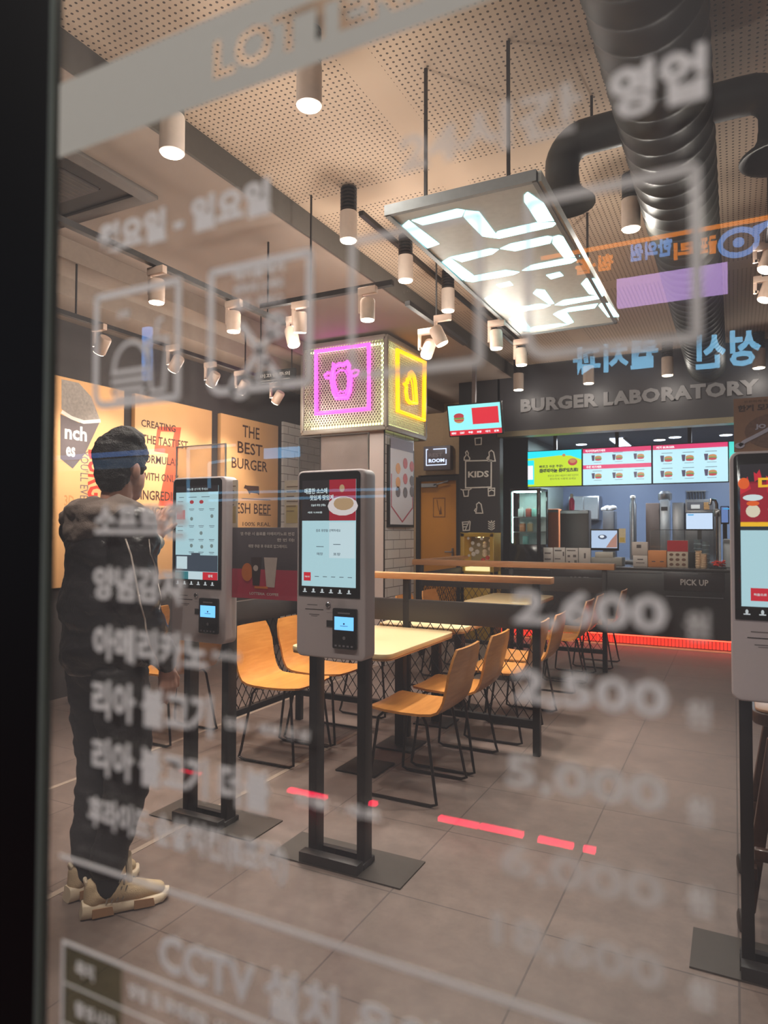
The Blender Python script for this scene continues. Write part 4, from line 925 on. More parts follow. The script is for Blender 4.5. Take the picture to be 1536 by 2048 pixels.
def cpanel(u0, v0, u1, v1, txt, tu0, tv0, tu1, tv1):
    a = CF.pix(u0, v1); b = CF.pix(u1, v0); mb = MB(); CF.rect(mb, a[0], a[1], b[0], b[1], 0, .012); mb.build('name_panel', M('name_panel', (62, 58, 60), .3, .2), ct, bevel=.003)
    a = CF.pix(tu0, tv1); b = CF.pix(tu1, tv1); c = CF.pix(tu0, tv0); mb = MB(); CF.text(mb, txt, a[0], a[1], b[0], c[1], .012, .016, .02); mb.build('panel_lettering', M('panel_letter', (190, 184, 182), .5, 0), ct)
cpanel(1105, 1140, 1207, 1168, 'ORDER', 1138, 1153, 1182, 1163); cpanel(1328, 1146, 1449, 1180, 'PICK UP', 1361, 1158, 1417, 1170)
mb = MB()
for u0, u1, v in ((1110, 1204, 1167), (1218, 1322, 1143), (1333, 1396, 1146), (1332, 1447, 1192), (1010, 1100, 1137)):
    a = CF.pix(u0, v); b = CF.pix(u1, v); CF.rect(mb, a[0], a[1] - .004, b[0], a[1] + .004, 0, .015)
mb.build('metal_trim', STEEL, ct)
structure(MB().box((CX0, YC - .10, -.01), (CX1, YC + .06, .003)), 'trim_7', M('pale_kerb_tile', (176, 170, 130), .5))
# kitchen shell
KBY = 12.7
KW = M('kitchen_wall_blue_grey', (104, 118, 144), .4, .1, .05, 6)
structure(MB().box((CX0 - .1, KBY, 0), (XR, KBY + .1, 3.6)), 'wall_kitchen', KW)
structure(MB().box((CX0 - .05, YC + .14, 0), (CX0, KBY, 3.6)), 'wall_kitchen_side', M('kitchen_side_panel', (138, 152, 146), .28, .25, .05, 6))
structure(MB().box((CX0 - .05, YC + .14, 2.86), (XR, KBY, 2.94)), 'ceiling_kitchen', M('kitchen_ceiling', (92, 96, 104), .8))
# menu boards
MY = 10.25; MF = Face((0, MY, 0)); zt0, zb0 = MF.pix(1056, 904)[1], MF.pix(1056, 973.5)[1]
def menu_board(label, u0, u1):
    a = MF.pix(u0, 930)[0]; b = MF.pix(u1, 930)[0]; t = thing('menu_board', label, 'screen', MF.p((a + b) / 2, zb0), 'menu screens above the counter')
    mb = MB(); MF.rect(mb, a - .008, zb0 - .012, b + .008, zt0 + .012, -.06, 0); mb.build('bezel', BLACK, t)
    MB().bar(((a + b) / 2, MY + .08, zt0 - .1), ((a + b) / 2, MY + .08, 2.86), .05).build('hanger', DSTEEL, t)
    return t, Face((a, MY - .0005, zb0)), b - a, zt0 - zb0
MCY = E('menu_cyan', (30, 222, 236), 1.25); MGR = E('menu_lime', (196, 222, 44), 1.15); MWH = E('menu_pale', (190, 232, 246), 1.15); MPK = E('menu_pink', (226, 56, 112), 1.1); MTX = E('menu_text', (62, 70, 60), .8); MTW = E('menu_white', (244, 238, 244), 1.2); MBUN = E('menu_bun', (214, 150, 96), .9); MRED = E('menu_red', (206, 70, 80), .9); MLET = E('menu_lettuce', (110, 170, 90), .9); MCUP = E('menu_cup', (84, 74, 108), .8); MTG = E('menu_grey', (130, 150, 165), .9)
t, f, w, h = menu_board('lime and cyan promotion screen, leftmost above the counter', 1055.7, 1163)
def mrect(mat, name, rs, w0=0, w1=.001, par=None):
    mb = MB()
    for r in rs: f.rect(mb, r[0] * w, r[1] * h, r[2] * w, r[3] * h, w0, w1)
    return mb.build(name, mat, par or t)
mrect(MGR, 'screen', [(0, 0, 1, 1)]); mb = MB(); f.poly(mb, [(0, h * .80), (w * .6, h * .86), (w * .8, h * .84), (w, h * .72), (w, h), (0, h)], .001, .0016); f.rect(mb, 0, .06 * h, .12 * w, .75 * h, .001, .0016); mb.build('cyan_shape', MCY, t)
mb = MB(); f.text(mb, '빠르고 쉬운 주문!', .22 * w, .52 * h, .66 * w, .60 * h, .0018, None, .03); f.text(mb, '롯데리아는 롯데잇츠로!', .22 * w, .38 * h, .94 * w, .50 * h, .0018, None, .06); f.text(mb, '롯데잇츠 앱에서 배달부터 매장 주문까지', .38 * w, .26 * h, .94 * w, .32 * h, .0018); f.text(mb, '편리하게 이용해 보세요', .42 * w, .17 * h, .9 * w, .23 * h, .0018); mb.build('screen_lettering', MTX, t)
mb = MB(); f.disc(mb, .84 * w, .66 * h, .085 * w, .10 * h, .0018, .0024); mb.build('burger_picture', MRED, t); mb = MB(); f.disc(mb, .84 * w, .69 * h, .06 * w, .06 * h, .0024, .003); f.disc(mb, .68 * w, .86 * h, .03 * w, .04 * h, .0024, .003); mb.build('bun_picture', MBUN, t)
mb = MB(); f.rect(mb, .0, .2 * h, .10 * w, .6 * h, .0018, .0024); mb.build('phone_picture', MTW, t)
def items(rows, cols, ys, xs, s):
    mbs = {k: MB() for k in ('cup', 'bun', 'red', 'leaf', 'cap')}
    for y in ys:
        for x in xs:
            X, Y = x * w, y * h
            f.poly(mbs['cup'], [(X - .075 * s, Y - .03 * s), (X - .045 * s, Y - .03 * s), (X - .038 * s, Y + .05 * s), (X - .085 * s, Y + .05 * s)], .0018, .0022)
            f.disc(mbs['bun'], X + .01 * s, Y + .018 * s, .048 * s, .024 * s, .0022, .0028, 12); f.disc(mbs['leaf'], X + .012 * s, Y, .052 * s, .014 * s, .0028, .0032, 12); f.disc(mbs['red'], X + .01 * s, Y - .016 * s, .048 * s, .016 * s, .0032, .0036, 12)
            f.rect(mbs['cap'], X - .07 * s, Y + .075 * s, X + .06 * s, Y + .083 * s, .0018, .0022); f.rect(mbs['cap'], X - .05 * s, Y - .058 * s, X + .055 * s, Y - .052 * s, .0018, .0022)
    for k, m, n in (('cup', MCUP, 'cup_pictures'), ('bun', MBUN, 'bun_pictures'), ('leaf', MLET, 'lettuce_pictures'), ('red', MRED, 'patty_pictures'), ('cap', MTG, 'item_captions')): mbs[k].build(n, m, t)
t, f, w, h = menu_board('middle menu screen with two pink bands and six burger sets', 1166, 1302.5)
mrect(MWH, 'screen', [(0, 0, 1, 1)]); mrect(MPK, 'pink_band', [(0, .88, 1, 1), (0, .44, 1, .55)], .001, .0016); mb = MB(); f.text(mb, '빅사이즈&버거세트', .04 * w, .905 * h, .34 * w, .975 * h, .002, None, .04); f.text(mb, '추천 버거세트', .05 * w, .46 * h, .28 * w, .53 * h, .002, None, .04); mb.build('band_lettering', MTW, t); items(2, 3, (.72, .23), (.22, .53, .84), 1.0)
t, f, w, h = menu_board('right menu screen with single pink band and six burgers', 1306, 1456)
mrect(MWH, 'screen', [(0, 0, 1, 1)]); mrect(MPK, 'pink_band', [(0, .88, 1, 1)], .001, .0016); mb = MB(); f.text(mb, '버거 BURGER', .05 * w, .905 * h, .3 * w, .975 * h, .002, None, .04); mb.build('band_lettering', MTW, t); items(2, 3, (.62, .22), (.20, .49, .79), 1.1)
t, f, w, h = menu_board('cyan menu screen mostly hidden behind the flame advert kiosk', 1458.5, 1560); mrect(E('menu_mint', (70, 220, 210), 1.1), 'screen', [(0, 0, 1, 1)]); mrect(MWH, 'pale_area', [(.15, .05, .95, .85)], .001, .0016)
# hanging television
tv = thing('television', 'tilted hanging television showing burger and red block', 'screen', (-2.9, 8.0, 2.95))
TU = Vector((1, 0, 0)); TV_ = Vector((0, -.26, 1)).normalized(); q0 = py(901, 872, 8.0)
TF = Face(q0, TU, TV_); cw_, ch_ = TF.pix(1004, 862)[0], TF.pix(893, 813)[1]
mb = MB(); TF.rect(mb, -.015, -.015, cw_ + .015, ch_ + .015, -.05, 0); mb.build('television_body', BLACK, tv, bevel=.004)
f = TF; w, h = cw_, ch_; t = tv
mrect(E('tv_cyan', (150, 236, 240), 1.2), 'screen', [(0, 0, 1, 1)], 0, .001); mrect(E('tv_red', (226, 44, 62), 1.1), 'red_block', [(.46, .34, .96, .88), (0, 0, 1, .17)], .001, .0016)
mb = MB(); f.disc(mb, .20 * w, .54 * h, .10 * w, .13 * h, .001, .002, 16); mb.build('burger_picture', MBUN, tv); mb = MB(); f.disc(mb, .20 * w, .64 * h, .10 * w, .10 * h, .002, .003, 16); f.rect(mb, .11 * w, .48 * h, .29 * w, .52 * h, .002, .003); mb.build('burger_top_picture', MRED, tv); mb = MB(); f.rect(mb, .10 * w, .55 * h, .30 * w, .59 * h, .003, .004); mb.build('lettuce_picture', MLET, tv)
mb = MB()
for k, s in enumerate(('MENU', 'CHAT', '주문', '포장', '대기', '완료')): f.text(mb, s, (.03 + .165 * k) * w, .045 * h, (.03 + .165 * k + .09) * w, .115 * h, .0018, None, .05)
mb.build('screen_lettering', MTW, tv)
c = TF.p(w / 2, h, -.03); MB().bar(c, (c.x, c.y + .02, ZC), .045).build('ceiling_pole', M('pole_grey', (110, 104, 108), .5, .4), tv)
# yellow framed show box in front of the column
yb = Face((0, 8.3, 0)); a = yb.pix(921, 1150); b = yb.pix(987, 1066)
ys = thing('display_box', 'tall yellow framed lit display box in front of KIDS column', 'display case', (a[0] + .2, 8.45, 0)); yx0, yx1, yz1 = a[0], b[0], b[1]
YEL = M('yellow_frame', (200, 160, 40), .4, 0, .05)
mb = MB(); yb.rect(mb, yx0, 0, yx0 + .05, yz1, -.3, 0); yb.rect(mb, yx1 - .05, 0, yx1, yz1, -.3, 0); yb.rect(mb, yx0, yz1 - .05, yx1, yz1, -.3, 0); yb.rect(mb, yx0, .0, yx1, .88, -.3, 0); mb.build('yellow_frame', YEL, ys, bevel=.004)
mb = MB(); yb.rect(mb, yx0 + .05, .88, yx1 - .05, yz1 - .05, -.29, -.27); mb.build('back_panel', M('display_backing', (130, 118, 96), .6), ys)
mb = MB()
for k, (x, z) in enumerate(((.06, .42), (.12, .36), (.10, .28), (.17, .44), (.20, .34), (.13, .22), (.07, .20), (.24, .42), (.18, .25))): yb.disc(mb, yx0 + .04 + x, .88 + z, .018 + .006 * (k % 3), None, -.02, -.016, 10)
mb.build('snowflake_decals', M('snow_white', (226, 220, 210), .6), ys)
mb = MB()
for k in range(7): mb.ball(yb.p(yx0 + .30 + .05 * math.cos(k * 2.1), 1.06 + .035 * k, -.15), .035 - .002 * k, 10)
mb.build('toy_pile', M('toy_white', (230, 214, 190), .5), ys, smooth=True); mb = MB()
for k in range(3): mb.ball(yb.p(yx0 + .27 + .06 * k, 1.02 + .03 * (k % 2), -.1), .03, 10)
mb.build('red_toy', M('toy_red', (200, 70, 60), .5), ys, smooth=True)
mb = MB(); yb.rect(mb, yx0 + .06, .885, yx1 - .06, .93, -.26, -.02); mb.build('lit_base', E('display_light', (255, 236, 170), 1.1), ys)
mb = MB(); yb.rect(mb, yx0 + .2, yz1 - .06, yx0 + .26, yz1 - .052, -.16, -.1); mb.build('lamp', E('display_lamp', (255, 220, 150), 5), ys)
# things on the counter
KY_ = YC + .22; QF = Face((0, KY_, 0))
def carton(u0, u1, vt, label, mat, cat='box', group=None, zb=CZ, dep=.10, name='carton', prints=None, y=KY_):
    f = Face((0, y, 0)); a = f.pix(u0, 1120)[0]; b = f.pix(u1, 1120)[0]; z = f.pix((u0 + u1) / 2, vt)[1]; t = thing(name, label, cat, ((a + b) / 2, y, zb), group)
    mb = MB(); f.rect(mb, a, zb, b, z, -dep, 0); mb.build('carton_body', mat, t, bevel=.002)
    if prints:
        mb = MB()
        for p in prints: f.rect(mb, a + (b - a) * p[0], zb + (z - zb) * p[1], a + (b - a) * p[2], zb + (z - zb) * p[3], 0, .001)
        mb.build('printed_marks', M('carton_print', (92, 84, 84), .6), t)
    return t, f, a, b, z
CARTON = M('pale_card', (196, 186, 180), .6, 0, .05)
carton(1085, 1106, 1095, 'pale stand card with two text blobs, leftmost of four on counter', CARTON, 'card', 'pale cards on the counter', name='counter_card', dep=.02, prints=[(.2, .62, .8, .7), (.2, .25, .8, .35)])
carton(1107.5, 1130, 1095, 'pale stand card with dark bottle print, second of four on counter', CARTON, 'card', 'pale cards on the counter', name='counter_card', dep=.02, prints=[(.1, .78, .7, .86), (.1, .3, .6, .36), (.8, .5, .92, .75)])
carton(1131.5, 1156, 1096, 'pale stand card with dark dots, third of four on counter', CARTON, 'card', 'pale cards on the counter', name='counter_card', dep=.02, prints=[(.1, .82, .8, .88), (.15, .45, .35, .58), (.6, .45, .85, .6), (.7, .1, .9, .28), (.2, .12, .35, .22)])
carton(1157.5, 1181, 1096, 'pale stand card with V mark, fourth of four on counter', CARTON, 'card', 'pale cards on the counter', name='counter_card', dep=.02, prints=[(.45, .4, .6, .7)])
KY2 = KY_ - .02
carton(1266, 1295, 1111, 'lower pale carton of the stack of two on the counter', CARTON, 'box', 'stacked pale cartons', name='carton', prints=[(.2, .3, .8, .36), (.3, .6, .7, .7)])
zs = QF.pix(1280, 1111)[1]
carton(1264, 1295, 1084, 'upper pale carton of the stack of two on the counter', CARTON, 'box', 'stacked pale cartons', zb=zs + .001, name='carton', prints=[(.3, .55, .6, .8)])
carton(1296, 1333, 1101, 'orange carton between pale stack and red topped carton', M('orange_card', (206, 134, 80), .6, 0, .06), name='carton', prints=[(.2, .3, .4, .36), (.65, .3, .85, .36)])
t, f, a, b, z = carton(1334.5, 1376, 1081, 'red topped carton with nine brown burger prints on counter', M('cream_card', (206, 192, 174), .6, 0, .05), name='carton')
zm_ = f.pix(1355, 1103)[1]; mb = MB(); f.rect(mb, a, zm_, b, z, 0, .0015); mb.build('red_panel', M('red_card', (178, 40, 50), .6), t)
mb = MB()
for i in range(3):
    for j in range(3): f.disc(mb, a + (b - a) * (.2 + .3 * i), CZ + (zm_ - CZ) * (.18 + .31 * j), .024, .018, 0, .0015, 10)
mb.build('burger_prints', M('burger_print', (110, 78, 62), .6), t)
carton(1377.5, 1390, 1104, 'narrow black box beside red topped carton', BLACK, name='napkin_box')
for k, (u, vt) in enumerate(((1397, 1101), (1408, 1107))):
    c = QF.pix(u, 1120)[0]; t = thing('paper_cup_stack', ['taller stack of cream paper cups beside black box', 'shorter stack of cream paper cups beside red ketchup pile'][k], 'cups', (c, KY_ - .05 * k, CZ), 'cream paper cup stacks')
    h = QF.pix(u, vt)[1] - CZ; mb = MB(); pr = []
    for j in range(7): pr += [(.030, h * j / 7), (.038, h * (j + .85) / 7), (.040, h * (j + .9) / 7)]
    mb.lathe((c, KY_ - .05 * k, CZ), pr, 16); mb.build('cups', M('cup_cream', (222, 196, 166), .6), t, smooth=True)
c = QF.pix(1427, 1130)[0]; t = thing('sauce_tray', 'small heap of red sauce packets on counter by clear screen', 'tray', (c, KY_ - .1, CZ), None); c += .05
MB().box((c - .09, KY_ - .17, CZ), (c + .09, KY_ - .03, CZ + .02)).build('tray', BLACK, t); mb = MB()
for k in range(14): mb.bar((c + random.uniform(-.07, .07), KY_ - .15 + random.uniform(0, .1), CZ + .03 + .004 * k), (c + random.uniform(-.05, .07), KY_ - .12, CZ + .045 + .004 * k), .03, .012)
o = mb.build('sauce_packets', M('packet_red', (214, 60, 46), .4), t); o['kind'] = 'stuff'
# clear screen, card machine and tills
t = thing('clear_screen', 'clear acrylic spray screen standing on pick up counter', 'screen', (QF.pix(1345, 1100)[0], KY_ + .14, CZ)); f = Face((0, KY_ + .15, 0)); a = f.pix(1300, 1130)[0]; b = f.pix(1428, 1130)[0]; z = f.pix(1370, 1060)[1]
mb = MB(); f.rect(mb, a, CZ, b, z, 0, .006); mb.build('acrylic_sheet', clear('kitchen_acrylic', (.92, .94, .95), .05, .04), t); mb = MB(); f.rect(mb, a, z, b, z + .006, 0, .007); f.rect(mb, b, CZ, b + .008, z, 0, .007); mb.build('bright_edge', CHROME, t)
t = thing('till', 'till with bright screen turned to customers at ORDER panel', 'till', (QF.pix(1213, 1100)[0], KY_ + .1, CZ)); f = Face((0, KY_ + .02, 0))
a = f.pix(1182, 1136); b = f.pix(1244, 1136)[0]; mb = MB(); f.rect(mb, a[0], CZ, b, f.pix(1213, 1115)[1], -.3, 0); mb.build('till_base', M('till_grey', (150, 146, 138), .5), t, bevel=.008)
mb = MB(); f.rect(mb, f.pix(1190, 1115)[0], f.pix(1200, 1116)[1], f.pix(1226, 1110)[0], f.pix(1200, 1104)[1], -.2, 0); mb.build('till_printer', M('till_pale', (186, 180, 170), .5), t, bevel=.006)
mb = MB(); f.rect(mb, f.pix(1180.5, 1100)[0], f.pix(1210, 1101)[1], f.pix(1237, 1100)[0], f.pix(1210, 1058)[1], -.05, 0); mb.build('monitor_body', BLACK, t, bevel=.006)
mb = MB(); f.rect(mb, f.pix(1183, 1100)[0], f.pix(1210, 1096)[1], f.pix(1234.5, 1100)[0], f.pix(1210, 1061)[1], 0, .002); scn = mb.build('monitor_screen', E('till_screen', (186, 206, 236), 1.0), t)
mb = MB(); f.disc(mb, f.pix(1205, 1080)[0], f.pix(1205, 1074)[1], .055, .030, .002, .004); mb.build('dark_eye_picture', E('till_dark', (80, 92, 120), .7), scn); mb = MB(); f.disc(mb, f.pix(1204, 1080)[0], f.pix(1205, 1073)[1], .028, .017, .004, .006); mb.build('bright_eye_picture', E('till_bright', (235, 240, 250), 1), scn); mb = MB(); f.poly(mb, [f.pix(1212, 1095), f.pix(1234, 1095), f.pix(1234, 1066), f.pix(1222, 1080)], .002, .004); mb.build('tan_picture', E('till_tan', (190, 140, 126), .8), scn)
t = thing('paper_note', 'cream paper note stuck beside bright till screen', 'note', (f.pix(1243, 1070)[0], KY_ + .03, CZ)); f2 = Face((0, KY_ + .03, 0)); mb = MB(); f2.rect(mb, f.pix(1237.5, 1070)[0], f.pix(1243, 1086)[1], f.pix(1251, 1070)[0], f.pix(1243, 1057)[1], -.004, 0); mb.build('note_sheet', M('note_cream', (220, 206, 170), .6), t); mb = MB(); f2.rect(mb, f.pix(1239, 1070)[0], f.pix(1243, 1084)[1], f.pix(1249, 1070)[0], f.pix(1243, 1075)[1], 0, .001); mb.build('yellow_print', M('note_yellow', (206, 180, 90), .6), t)
# drinks show case
t = thing('glass_display_case', 'tall black glass display case with white lit shelves at counter end', 'display case', (QF.pix(1049, 1100)[0], YC + .3, CZ)); f = Face((0, YC + .06, 0))
a = f.pix(1019, 1120)[0] ; b = f.pix(1081, 1120)[0]; zt_ = f.pix(1045, 977)[1]; D = .42; CZ += .001
mb = MB(); f.rect(mb, a, CZ, b, CZ + .26, -D, 0); f.rect(mb, a, zt_ - .03, b, zt_, -D, 0)
for x in (a, b - .025): f.rect(mb, x, CZ, x + .025, zt_, -.025, 0); f.rect(mb, x, CZ, x + .025, zt_, -D, -D + .025)
f.rect(mb, f.pix(1077, 1100)[0] - .02, CZ, f.pix(1080, 1100)[0], zt_, -.02, .01); mb.build('case_frame', BLACKGLASS, t, bevel=.003)
mb = MB(); f.rect(mb, a + .02, CZ + .26, b - .02, zt_ - .03, -D, -D + .01); mb.build('case_back', M('case_back_white', (206, 220, 218), .4), t)
mb = MB(); CL = E('case_tube', (215, 255, 250), 12)
for x in (a + .03, b - .035): f.rect(mb, x, CZ + .28, x + .01, zt_ - .04, -.04, -.03)
f.rect(mb, a + .04, zt_ - .045, b - .04, zt_ - .034, -.2, -.06); mb.build('case_light', CL, t); mb = MB()
for z in (CZ + .42, CZ + .62): f.rect(mb, a + .03, z, b - .03, z + .012, -D + .02, -.05)
mb.build('shelf', STEEL, t); mb = MB(); f.rect(mb, a + .025, CZ + .26, b - .025, zt_ - .03, -.012, -.006); mb.build('front_glass', clear('case_glass', (.93, .97, .96), .05), t)
CSX = (a, b)
for k, (x, z, mat, lab) in enumerate(((.3, .432, M('parcel_orange', (206, 120, 70), .5), 'orange packet on lower shelf of glass display case'), (.55, .432, M('parcel_tan', (186, 150, 110), .5), 'tan packet on lower shelf of glass display case'), (.25, .632, M('parcel_white', (206, 216, 214), .5), 'white packet on upper shelf of glass display case'), (.5, .632, M('parcel_red', (190, 90, 80), .5), 'red capped packet on upper shelf of glass display case'), (.7, .632, M('parcel_mint', (150, 200, 190), .5), 'mint packet on upper shelf of glass display case'), (.4, .262, M('parcel_teal', (120, 170, 166), .5), 'teal packet at bottom of glass display case'))):
    X = a + (b - a) * x; g = thing('packet', lab, 'packet', (X, YC + .26, CZ + z)); MB().box((X - .035, YC + .22, CZ + z), (X + .035, YC + .30, CZ + z + .11)).build('packet_body', mat, g, bevel=.01); MB().box((X - .02, YC + .24, CZ + z + .11), (X + .02, YC + .28, CZ + z + .13)).build('packet_top', WHITE, g, bevel=.004)
CZ -= .001
# kitchen machines
def kbox(u0, u1, vt, vb, Y, name, label, cat, mat, dep=.4, extra=None, group=None, stand=None):
    f = Face((0, Y, 0)); a = f.pix(u0, vb); b = f.pix(u1, vt); zb = a[1] if stand is None else stand; t = thing(name, label, cat, ((a[0] + b[0]) / 2, Y, zb), group)
    mb = MB(); f.rect(mb, a[0], zb, b[0], b[1], -dep, 0); mb.build('casing', mat, t, bevel=.008)
    if extra: extra(f, t, a[0], b[0], zb, b[1])
    return t
WBY = 11.0
t = thing('work_bench', 'long stainless work bench in the kitchen', 'bench', (0, WBY + .4, 0)); MB().box((CX0 + .15, WBY - .1, .90), (2.2, WBY + .8, .96)).build('bench_top', STEEL, t, bevel=.005); MB().box((CX0 + .2, WBY, .0), (2.2, WBY + .75, .90)).build('bench_body', M('steel_dull', (110, 112, 116), .4, .8), t)
def fr_panel(f, t, a, b, z0, z1):
    mb = MB(); f.rect(mb, a + .03, z1 - .16, b - .03, z1 - .04, 0, .01); mb.build('control_panel', M('control_grey', (84, 84, 90), .4), t); mb = MB()
    for k in range(5): f.rect(mb, a + (b - a) * .62, z1 - .15 + .022 * k, a + (b - a) * .8, z1 - .138 + .022 * k, .01, .014)
    mb.build('amber_keys', M('amber_keys', (200, 150, 90), .5), t); mb = MB(); f.rect(mb, a + .08, z1 - .14, a + .2, z1 - .08, .01, .014); mb.build('panel_label', WHITE, t)
kbox(1371, 1431, 998, 1100, WBY + .1, 'steel_fryer', 'boxy steel machine above bright order monitor in kitchen', 'machine', STEEL, extra=fr_panel, stand=.96)
kbox(1345, 1368, 1005, 1100, WBY + .1, 'steel_cabinet', 'plain steel cabinet left of boxy machine in kitchen', 'machine', STEEL, stand=.96)
def disp(f, t, a, b, z0, z1):
    c = (a + b) / 2; mb = MB(); mb.lathe(f.p(c, z1, -.12), [(.09, 0), (.10, .02), (.10, .10), (.06, .14)], 20); mb.build('hopper_lid', STEEL, t, smooth=True); mb = MB(); f.rect(mb, a + .02, z1 - .16, b - .02, z1 - .10, 0, .01); mb.build('name_strip', M('strip_dark', (60, 54, 54), .5), t)
kbox(1320, 1338, 1000, 1100, WBY, 'coffee_machine', 'pale steel coffee tower with domed lid in kitchen', 'machine', M('steel_pale', (172, 178, 184), .3, .7), extra=disp, dep=.24, stand=.96)
kbox(1292, 1319, 1006, 1100, WBY, 'coffee_grinder', 'brown front drink machine beside steel coffee tower', 'machine', M('machine_brown', (112, 96, 90), .4), dep=.3, stand=.96)
t = thing('thermos', 'upright steel canister on kitchen bench left of coffee machine', 'canister', (Face((0, WBY, 0)).pix(1266, 1030)[0], WBY, .96)); c = Face((0, WBY, 0)).pix(1266, 1030)[0]; zt_ = Face((0, WBY, 0)).pix(1266, 996)[1]; MB().lathe((c, WBY, .96), [(.05, 0), (.05, zt_ - 1.06), (.035, zt_ - 1.02), (.035, zt_ - .96)], 18).build('canister_body', STEEL, t, smooth=True); MB().lathe((c, WBY, zt_), [(.04, 0), (.04, .03), (.01, .04)], 18).build('canister_lid', WHITE, t, smooth=True)
MONW = E('kitchen_monitor', (196, 214, 240), 1.15); Y5 = YC + .9
def mon(u0, u1, vt, vb, Y, label, scale=1, mat=None):
    f = Face((0, Y, 0)); a = f.pix(u0, vb); b = f.pix(u1, vt); t = thing('order_monitor', label, 'monitor', ((a[0] + b[0]) / 2, Y, a[1]), 'kitchen monitors'); mb = MB(); f.rect(mb, a[0] - .012, a[1] - .02, b[0] + .012, b[1] + .012, -.04, 0); mb.build('monitor_body', BLACK, t, bevel=.005); mb = MB(); f.rect(mb, a[0], a[1], b[0], b[1], 0, .002); s = mb.build('monitor_screen', mat or MONW, t)
    mb = MB(); f.rect(mb, a[0] + .02, b[1] - .03, a[0] + .09, b[1] - .015, .002, .003); mb.build('screen_heading', E('heading_cyan', (60, 170, 230), 1), s); MB().bar(((a[0] + b[0]) / 2, Y + .05, a[1] - .02), ((a[0] + b[0]) / 2, Y + .05, CZ if Y < YC + .6 else .0), .05).build('monitor_stand', DSTEEL, t)
mon(1372.5, 1425, 1026, 1058, Y5, 'bright order monitor facing out above PICK UP counter')
mon(1443, 1456, 1014, 1045, Y5, 'narrow blue order tablet beside flame advert kiosk', mat=E('tablet_blue', (120, 150, 214), .7))
def boxy(u0, u1, vt, label, name, cat, mat, y=KY_ + .2):
    f = Face((0, y, 0)); a = f.pix(u0, 1120)[0]; b = f.pix(u1, 1120)[0]; z = f.pix((u0 + u1) / 2, vt)[1]; zb = 0 if y > YC + .7 else CZ; t = thing(name, label, cat, ((a + b) / 2, y, zb)); mb = MB(); f.rect(mb, a, zb, b, z, -.2, 0); mb.build('casing', mat, t, bevel=.015); mb = MB(); f.rect(mb, a + .01, z - .05, b - .01, z - .01, 0, .006); mb.build('front_trim', STEEL, t); return t
boxy(1446, 1462, 1078, 'white upright dispenser on counter beside flame advert kiosk', 'drink_dispenser', 'machine', M('white_plastic', (196, 202, 206), .4))
boxy(1120, 1178, 1020, 'dark bulky kitchen machine behind the four pale cards', 'kitchen_machine', 'machine', M('machine_dark', (74, 68, 66), .4), y=YC + 1.1)
boxy(1095, 1118, 1018, 'orange front dispenser beside glass display case', 'drink_dispenser', 'machine', M('dispenser_orange', (214, 126, 76), .5), y=YC + 1.45)
f = Face((0, YC + 1.05, 0)); c = f.pix(1139, 990); t = thing('pink_bottle', 'pink and white bottle on top of dark bulky kitchen machine', 'bottle', (c[0], YC + 1.2, f.pix(1149, 1020)[1])); z0 = Face((0, YC + 1.1, 0)).pix(1149, 1020)[1]
MB().lathe((c[0], YC + 1.2, z0), [(.035, 0), (.04, .02), (.04, .14), (.02, .18)], 16).build('bottle_body', M('bottle_pink', (226, 60, 110), .4), t, smooth=True); MB().lathe((c[0], YC + 1.2, z0 + .18), [(.022, 0), (.022, .05), (.012, .06)], 14).build('bottle_cap', WHITE, t, smooth=True)
# loose kitchen things
f = Face((0, KBY - .02, 0)); t = thing('utensil_rack', 'rail of dark hanging utensils high on kitchen wall above boxy machine', 'rack', (f.pix(1392, 990)[0], KBY - .02, 2.0)); a = f.pix(1372, 984); b = f.pix(1412, 984)[0]
mb = MB(); f.rect(mb, a[0], a[1], b, a[1] + .02, 0, .03); mb.build('rail', STEEL, t); mb = MB()
for k in range(7): x = a[0] + (b - a[0]) * (k + .5) / 7; f.rect(mb, x - .012, a[1] - .12 - .03 * (k % 3), x + .012, a[1], .005, .02)
mb.build_each('utensil', M('utensil_dark', (52, 54, 60), .4, .4), t)
t = thing('tap_tower', 'shiny steel drink tap tower beside narrow blue tablet', 'tap', (QF.pix(1434, 1060)[0], KY_ + .12, CZ)); f = Face((0, KY_ + .12, 0)); a = f.pix(1434, 1060)[0]; z = f.pix(1440, 1000)[1]
mb = MB(); mb.tube([f.p(a, CZ, 0), f.p(a, z - .05, 0), f.p(a - .02, z, .02), f.p(a - .06, z, .10), f.p(a - .07, z - .06, .12)], .018, 12); mb.build('tap_pipe', CHROME, t, smooth=True); mb = MB(); mb.tube([f.p(a + .03, CZ, 0), f.p(a + .03, z - .2, 0), f.p(a + .02, z - .13, .04), f.p(a - .01, z - .16, .08)], .012, 10); mb.build('tap_hose', M('hose_white', (200, 206, 210), .4), t, smooth=True); mb = MB(); mb.lathe(f.p(a, z - .2, 0), [(.035, 0), (.04, .02), (.04, .07), (.03, .09)], 16); mb.build('tap_collar', STEEL, t, smooth=True)
